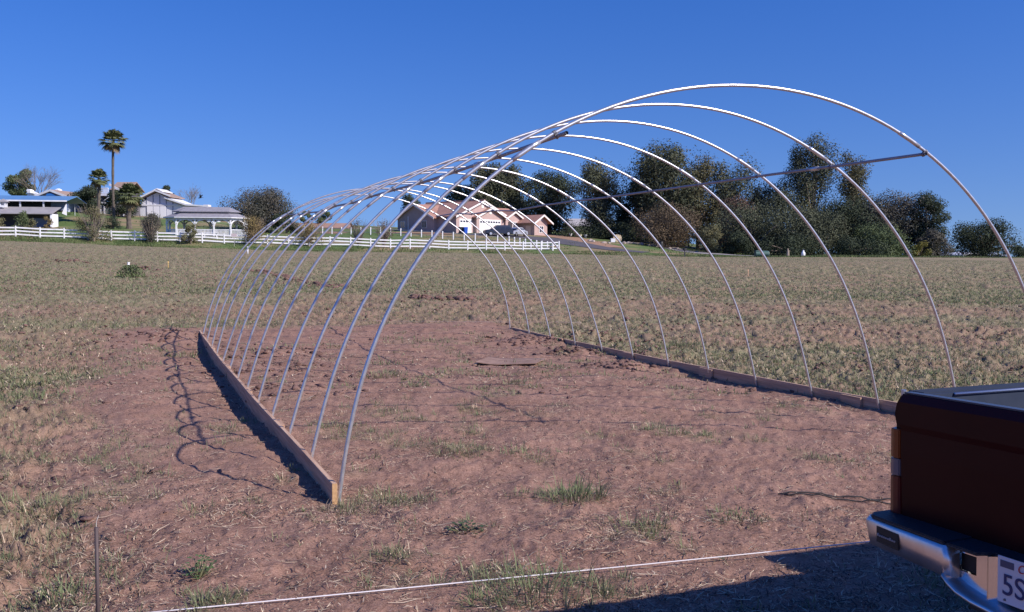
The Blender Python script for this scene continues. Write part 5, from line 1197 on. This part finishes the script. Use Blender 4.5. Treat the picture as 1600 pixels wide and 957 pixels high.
def bin_(name, label, u, D, col):
    e = house_frame(name, label, 'bin', u, D, 20); m_ = mat(name + '_plastic', col, .5)
    b = MB(); b.loft([[(-.25, -.28, .05), (.25, -.28, .05), (.25, .28, .05), (-.25, .28, .05)], [(-.31, -.36, .98), (.31, -.36, .98), (.31, .36, .98), (-.31, .36, .98)]]); prop('body', b, m_, e, bevel=.03)
    b = MB(); b.loft([[(-.33, -.40, .98), (.33, -.40, .98), (.33, .38, .98), (-.33, .38, .98)], [(-.28, -.33, 1.07), (.28, -.33, 1.07), (.28, .33, 1.07), (-.28, .33, 1.07)]]); prop('lid', b, m_, e)
    for s in (-1, 1):
        b = MB(); b.tube([(s*.27, .3, .12), (s*.33, .3, .12)], .12, 10); prop('wheel', b, rubber, e)
bin_('black_bin', 'black wheeled trash bin left of the blue one at the single garage door', 720, 148.5, (.025, .028, .04))
bin_('blue_bin', 'bright blue wheeled bin at the single garage door', 727, 148.2, (.015, .09, .50))
# round cream disc: wooden cable reel on its edge
e = house_frame('cable_reel', 'round cream wooden cable reel standing on edge above the rocks', 'cable reel', 964, 153, 12)
cream = mat('cream_wood', (.62, .50, .34), .8, col2=(.5, .4, .28), scale=2)
for y0 in (-.35, .3):
    b = MB(); b.tube([(0, y0, .62), (0, y0+.07, .62)], .62, 20); prop('reel_flange', b, cream, e)
b = MB(); b.tube([(0, -.29, .62), (0, .31, .62)], .28, 14); prop('reel_hub', b, mat('reel_dark', (.3, .22, .15), .8), e)
e = house_frame('white_box', 'low white box leaning beside the round cream reel', 'box', 957, 152, 5); b = MB(); b.box(-.35, .35, -.25, .25, 0, .55); b.box(-.38, .38, -.28, .28, .55, .6); prop('box_body', b, bright, e)
rock = mat('pale_rock', (.42, .35, .31), .95, col2=(.30, .24, .21), scale=1.5)
for k_, (u, D, s_) in enumerate(((922, 148.0, 0.53), (926, 147.6, 0.44), (943, 146.0, 0.44), (951, 147.0, 0.32), (974, 150.0, 0.42), (981, 150.4, 0.53), (994, 151.0, 0.36), (1002, 152.0, 0.53), (1013, 152.0, 0.42), (1022, 151.0, 0.63), (1046, 149.0, 0.42), (1056, 150.5, 0.53), (1068, 148.5, 0.44), (1088, 144.0, 0.37))):
    x, y, g = at(u, D); o = blobby('boulder', rock, None, s_, s_*.8, s_*.55, .16, 2, k_); o.location = (x, y, g + s_*.15); o.rotation_euler = (0, 0, k_*1.3)
    tag(o, 'pale boulder, %s from the left in the row along the bank' % ['first','second','third','fourth','fifth','sixth','seventh','eighth','ninth','tenth','eleventh','twelfth','thirteenth','last'][k_], 'boulder', 'boulders along the bank')
x, y, g = at(988, 150); b = MB(); b.tube([(-1.3, 0, .16), (-.2, .05, .2), (1.2, -.1, .14)], [.13, .16, .09], 8); o = b.build('fallen_log', palebark); o.location = (x, y, g); o.rotation_euler = (0, 0, LATANG); tag(o, 'pale fallen log lying among the boulders', 'log')
e = house_frame('black_barrel', 'tall black barrel at the head of the gravel road below the bronze tree', 'barrel', 1032, 145, 0)
b = MB(); b.loft([[(r_*math.cos(a), r_*math.sin(a), z_) for a in np.linspace(0, 6.283, 13)[:-1]] for r_, z_ in ((.30, 0), (.34, .3), (.34, .8), (.30, 1.1))]); prop('barrel_body', b, black, e, smooth=True)
b = MB(); b.tube([(0, 0, 1.1), (0, 0, 1.16)], .33, 12); prop('lid', b, black, e)
e = house_frame('mailbox', 'dark mailbox on a post beside the gravel road', 'mailbox', 1069, 120, 14)
b = MB(); b.box(-.05, .05, -.05, .05, -.2, .85); prop('post', b, darkin, e)
b = MB(); b.prism([(-.16, .82), (.16, .82), (.16, 1.0), (.1, 1.1), (-.1, 1.1), (-.16, 1.0)], 'y', -.32, .28); bx_ = prop('box', b, black, e)
b = MB(); b.box(.162, .18, -.1, .15, 1.0, 1.08); prop('flag', b, MATS['red_lens'], bx_)
e = house_frame('green_tank', 'low dark green drum shaped tank at the end of the gravel road', 'tank', 1189, 124, 6)
gt = mat('tank_green', (.04, .10, .085), .5)
b = MB(); b.tube([(-.85, 0, .42), (.85, 0, .42)], .40, 16); prop('tank_body', b, gt, e, smooth=False)
b = MB(); b.tube([(.85, 0, .42), (.93, 0, .42)], .36, 14); prop('end_cap', b, mat('tank_pale', (.14, .22, .20), .6), e)
b = MB(); b.box(-.8, -.3, -.3, .3, .80, .86); prop('hatch', b, MATS['tank_pale'], e)
b = MB(); b.box(-.7, -.5, -.4, .4, -.1, .12); b.box(.5, .7, -.4, .4, -.1, .12); prop('cradle', b, darkin, e)
e = house_frame('pale_stump', 'pale bare trunk stub upright at the field edge right of the green tank', 'stump', 1230, 131, 0)
b = MB(); b.tube([(0, 0, -.2), (.03, 0, .5), (-.03, 0, 1.1)], [.26, .17, .08], 8); prop('stump_body', b, palebark, e); b = MB(); b.tube([(.02, 0, .5), (.3, 0, .9)], [.07, .03], 6); prop('broken_limb', b, palebark, e)
e = house_frame('white_jug', 'little white jug shaped container at the field edge', 'container', 1254, 130, 0)
b = MB(); b.loft([[(r_*math.cos(a), r_*math.sin(a), z_) for a in np.linspace(0, 6.283, 11)[:-1]] for r_, z_ in ((.28, 0), (.28, .5), (.12, .72), (.12, .85))]); prop('jug_body', b, bright, e, smooth=True)
b = MB(); b.tube([(0, 0, .85), (0, 0, .92)], .13, 8); prop('cap', b, batten, e)
# flower pots / yard pieces below the grey roof
for k_, (u, v, c_) in enumerate(((891, 365, 'white'), (901, 366, 'pink'), (906, 367, 'cream'), (914, 366, 'grey'))):
    e = house_frame('garden_pot', 'small %s garden pot in the dark yard under the grey roof' % c_, 'pot', u, 163, 0)
    m_ = mat('pot_' + c_, {'white': (.7, .7, .7), 'pink': (.6, .35, .33), 'cream': (.6, .55, .4), 'grey': (.35, .37, .4)}[c_], .8)
    b = MB(); b.loft([[(r_*math.cos(a), r_*math.sin(a), z_) for a in np.linspace(0, 6.283, 9)[:-1]] for r_, z_ in ((.22, 0), (.34, .55), (.38, .6))]); prop('pot_body', b, m_, e)
    leaf_mesh('plant', RNG.normal(0, .22, (40, 3)) + np.array([0, 0, .8]), .2, fol('green'), e)
# picnic things in the gazebo
e = house_frame('garden_table', 'white garden table and bench standing before the gazebo', 'table', 330, 118, 8)
b = MB(); b.box(-.9, .9, -.4, .4, .70, .76); prop('table_top', b, white, e)
for sx in (-.75, .75):
    for sy in (-.3, .3):
        b = MB(); b.bar((sx, sy, 0), (sx*.85, sy*.8, .7), .07, .07); prop('leg', b, white, e)
b = MB(); b.box(-.9, .9, -.85, -.6, .42, .46); prop('bench', b, white, e)
# bird in flight
bz = zpix(314.5, 310, 90); bx, by = XY(314.5, 90)
e = empty('flying_bird', (bx, by, bz), LATANG, 'small black bird flying above the low end of the barn roof', 'bird')
b = MB(); b.loft([[(x, r_*math.cos(a), r_*.9*math.sin(a) + .12*x) for a in np.linspace(0, 6.283, 9)[:-1]] for x, r_ in ((-.22, .005), (-.17, .035), (-.05, .055), (.08, .04), (.2, .012), (.28, .03))]); prop('body', b, black, e, smooth=True)
for s in (-1, 1):
    b = MB(); b.add([(-.08, 0, .02), (.08, 0, .02), (.12, s*.16, .17), (-.02, s*.18, .19), (.16, s*.36, .30), (.05, s*.34, .31)], [(0, 1, 2, 3), (3, 2, 4, 5)]); b.add([(-.08, 0, .035), (.08, 0, .03), (.12, s*.16, .18), (-.02, s*.18, .2)], [(0, 1, 2, 3)]); prop('wing', b, black, e)
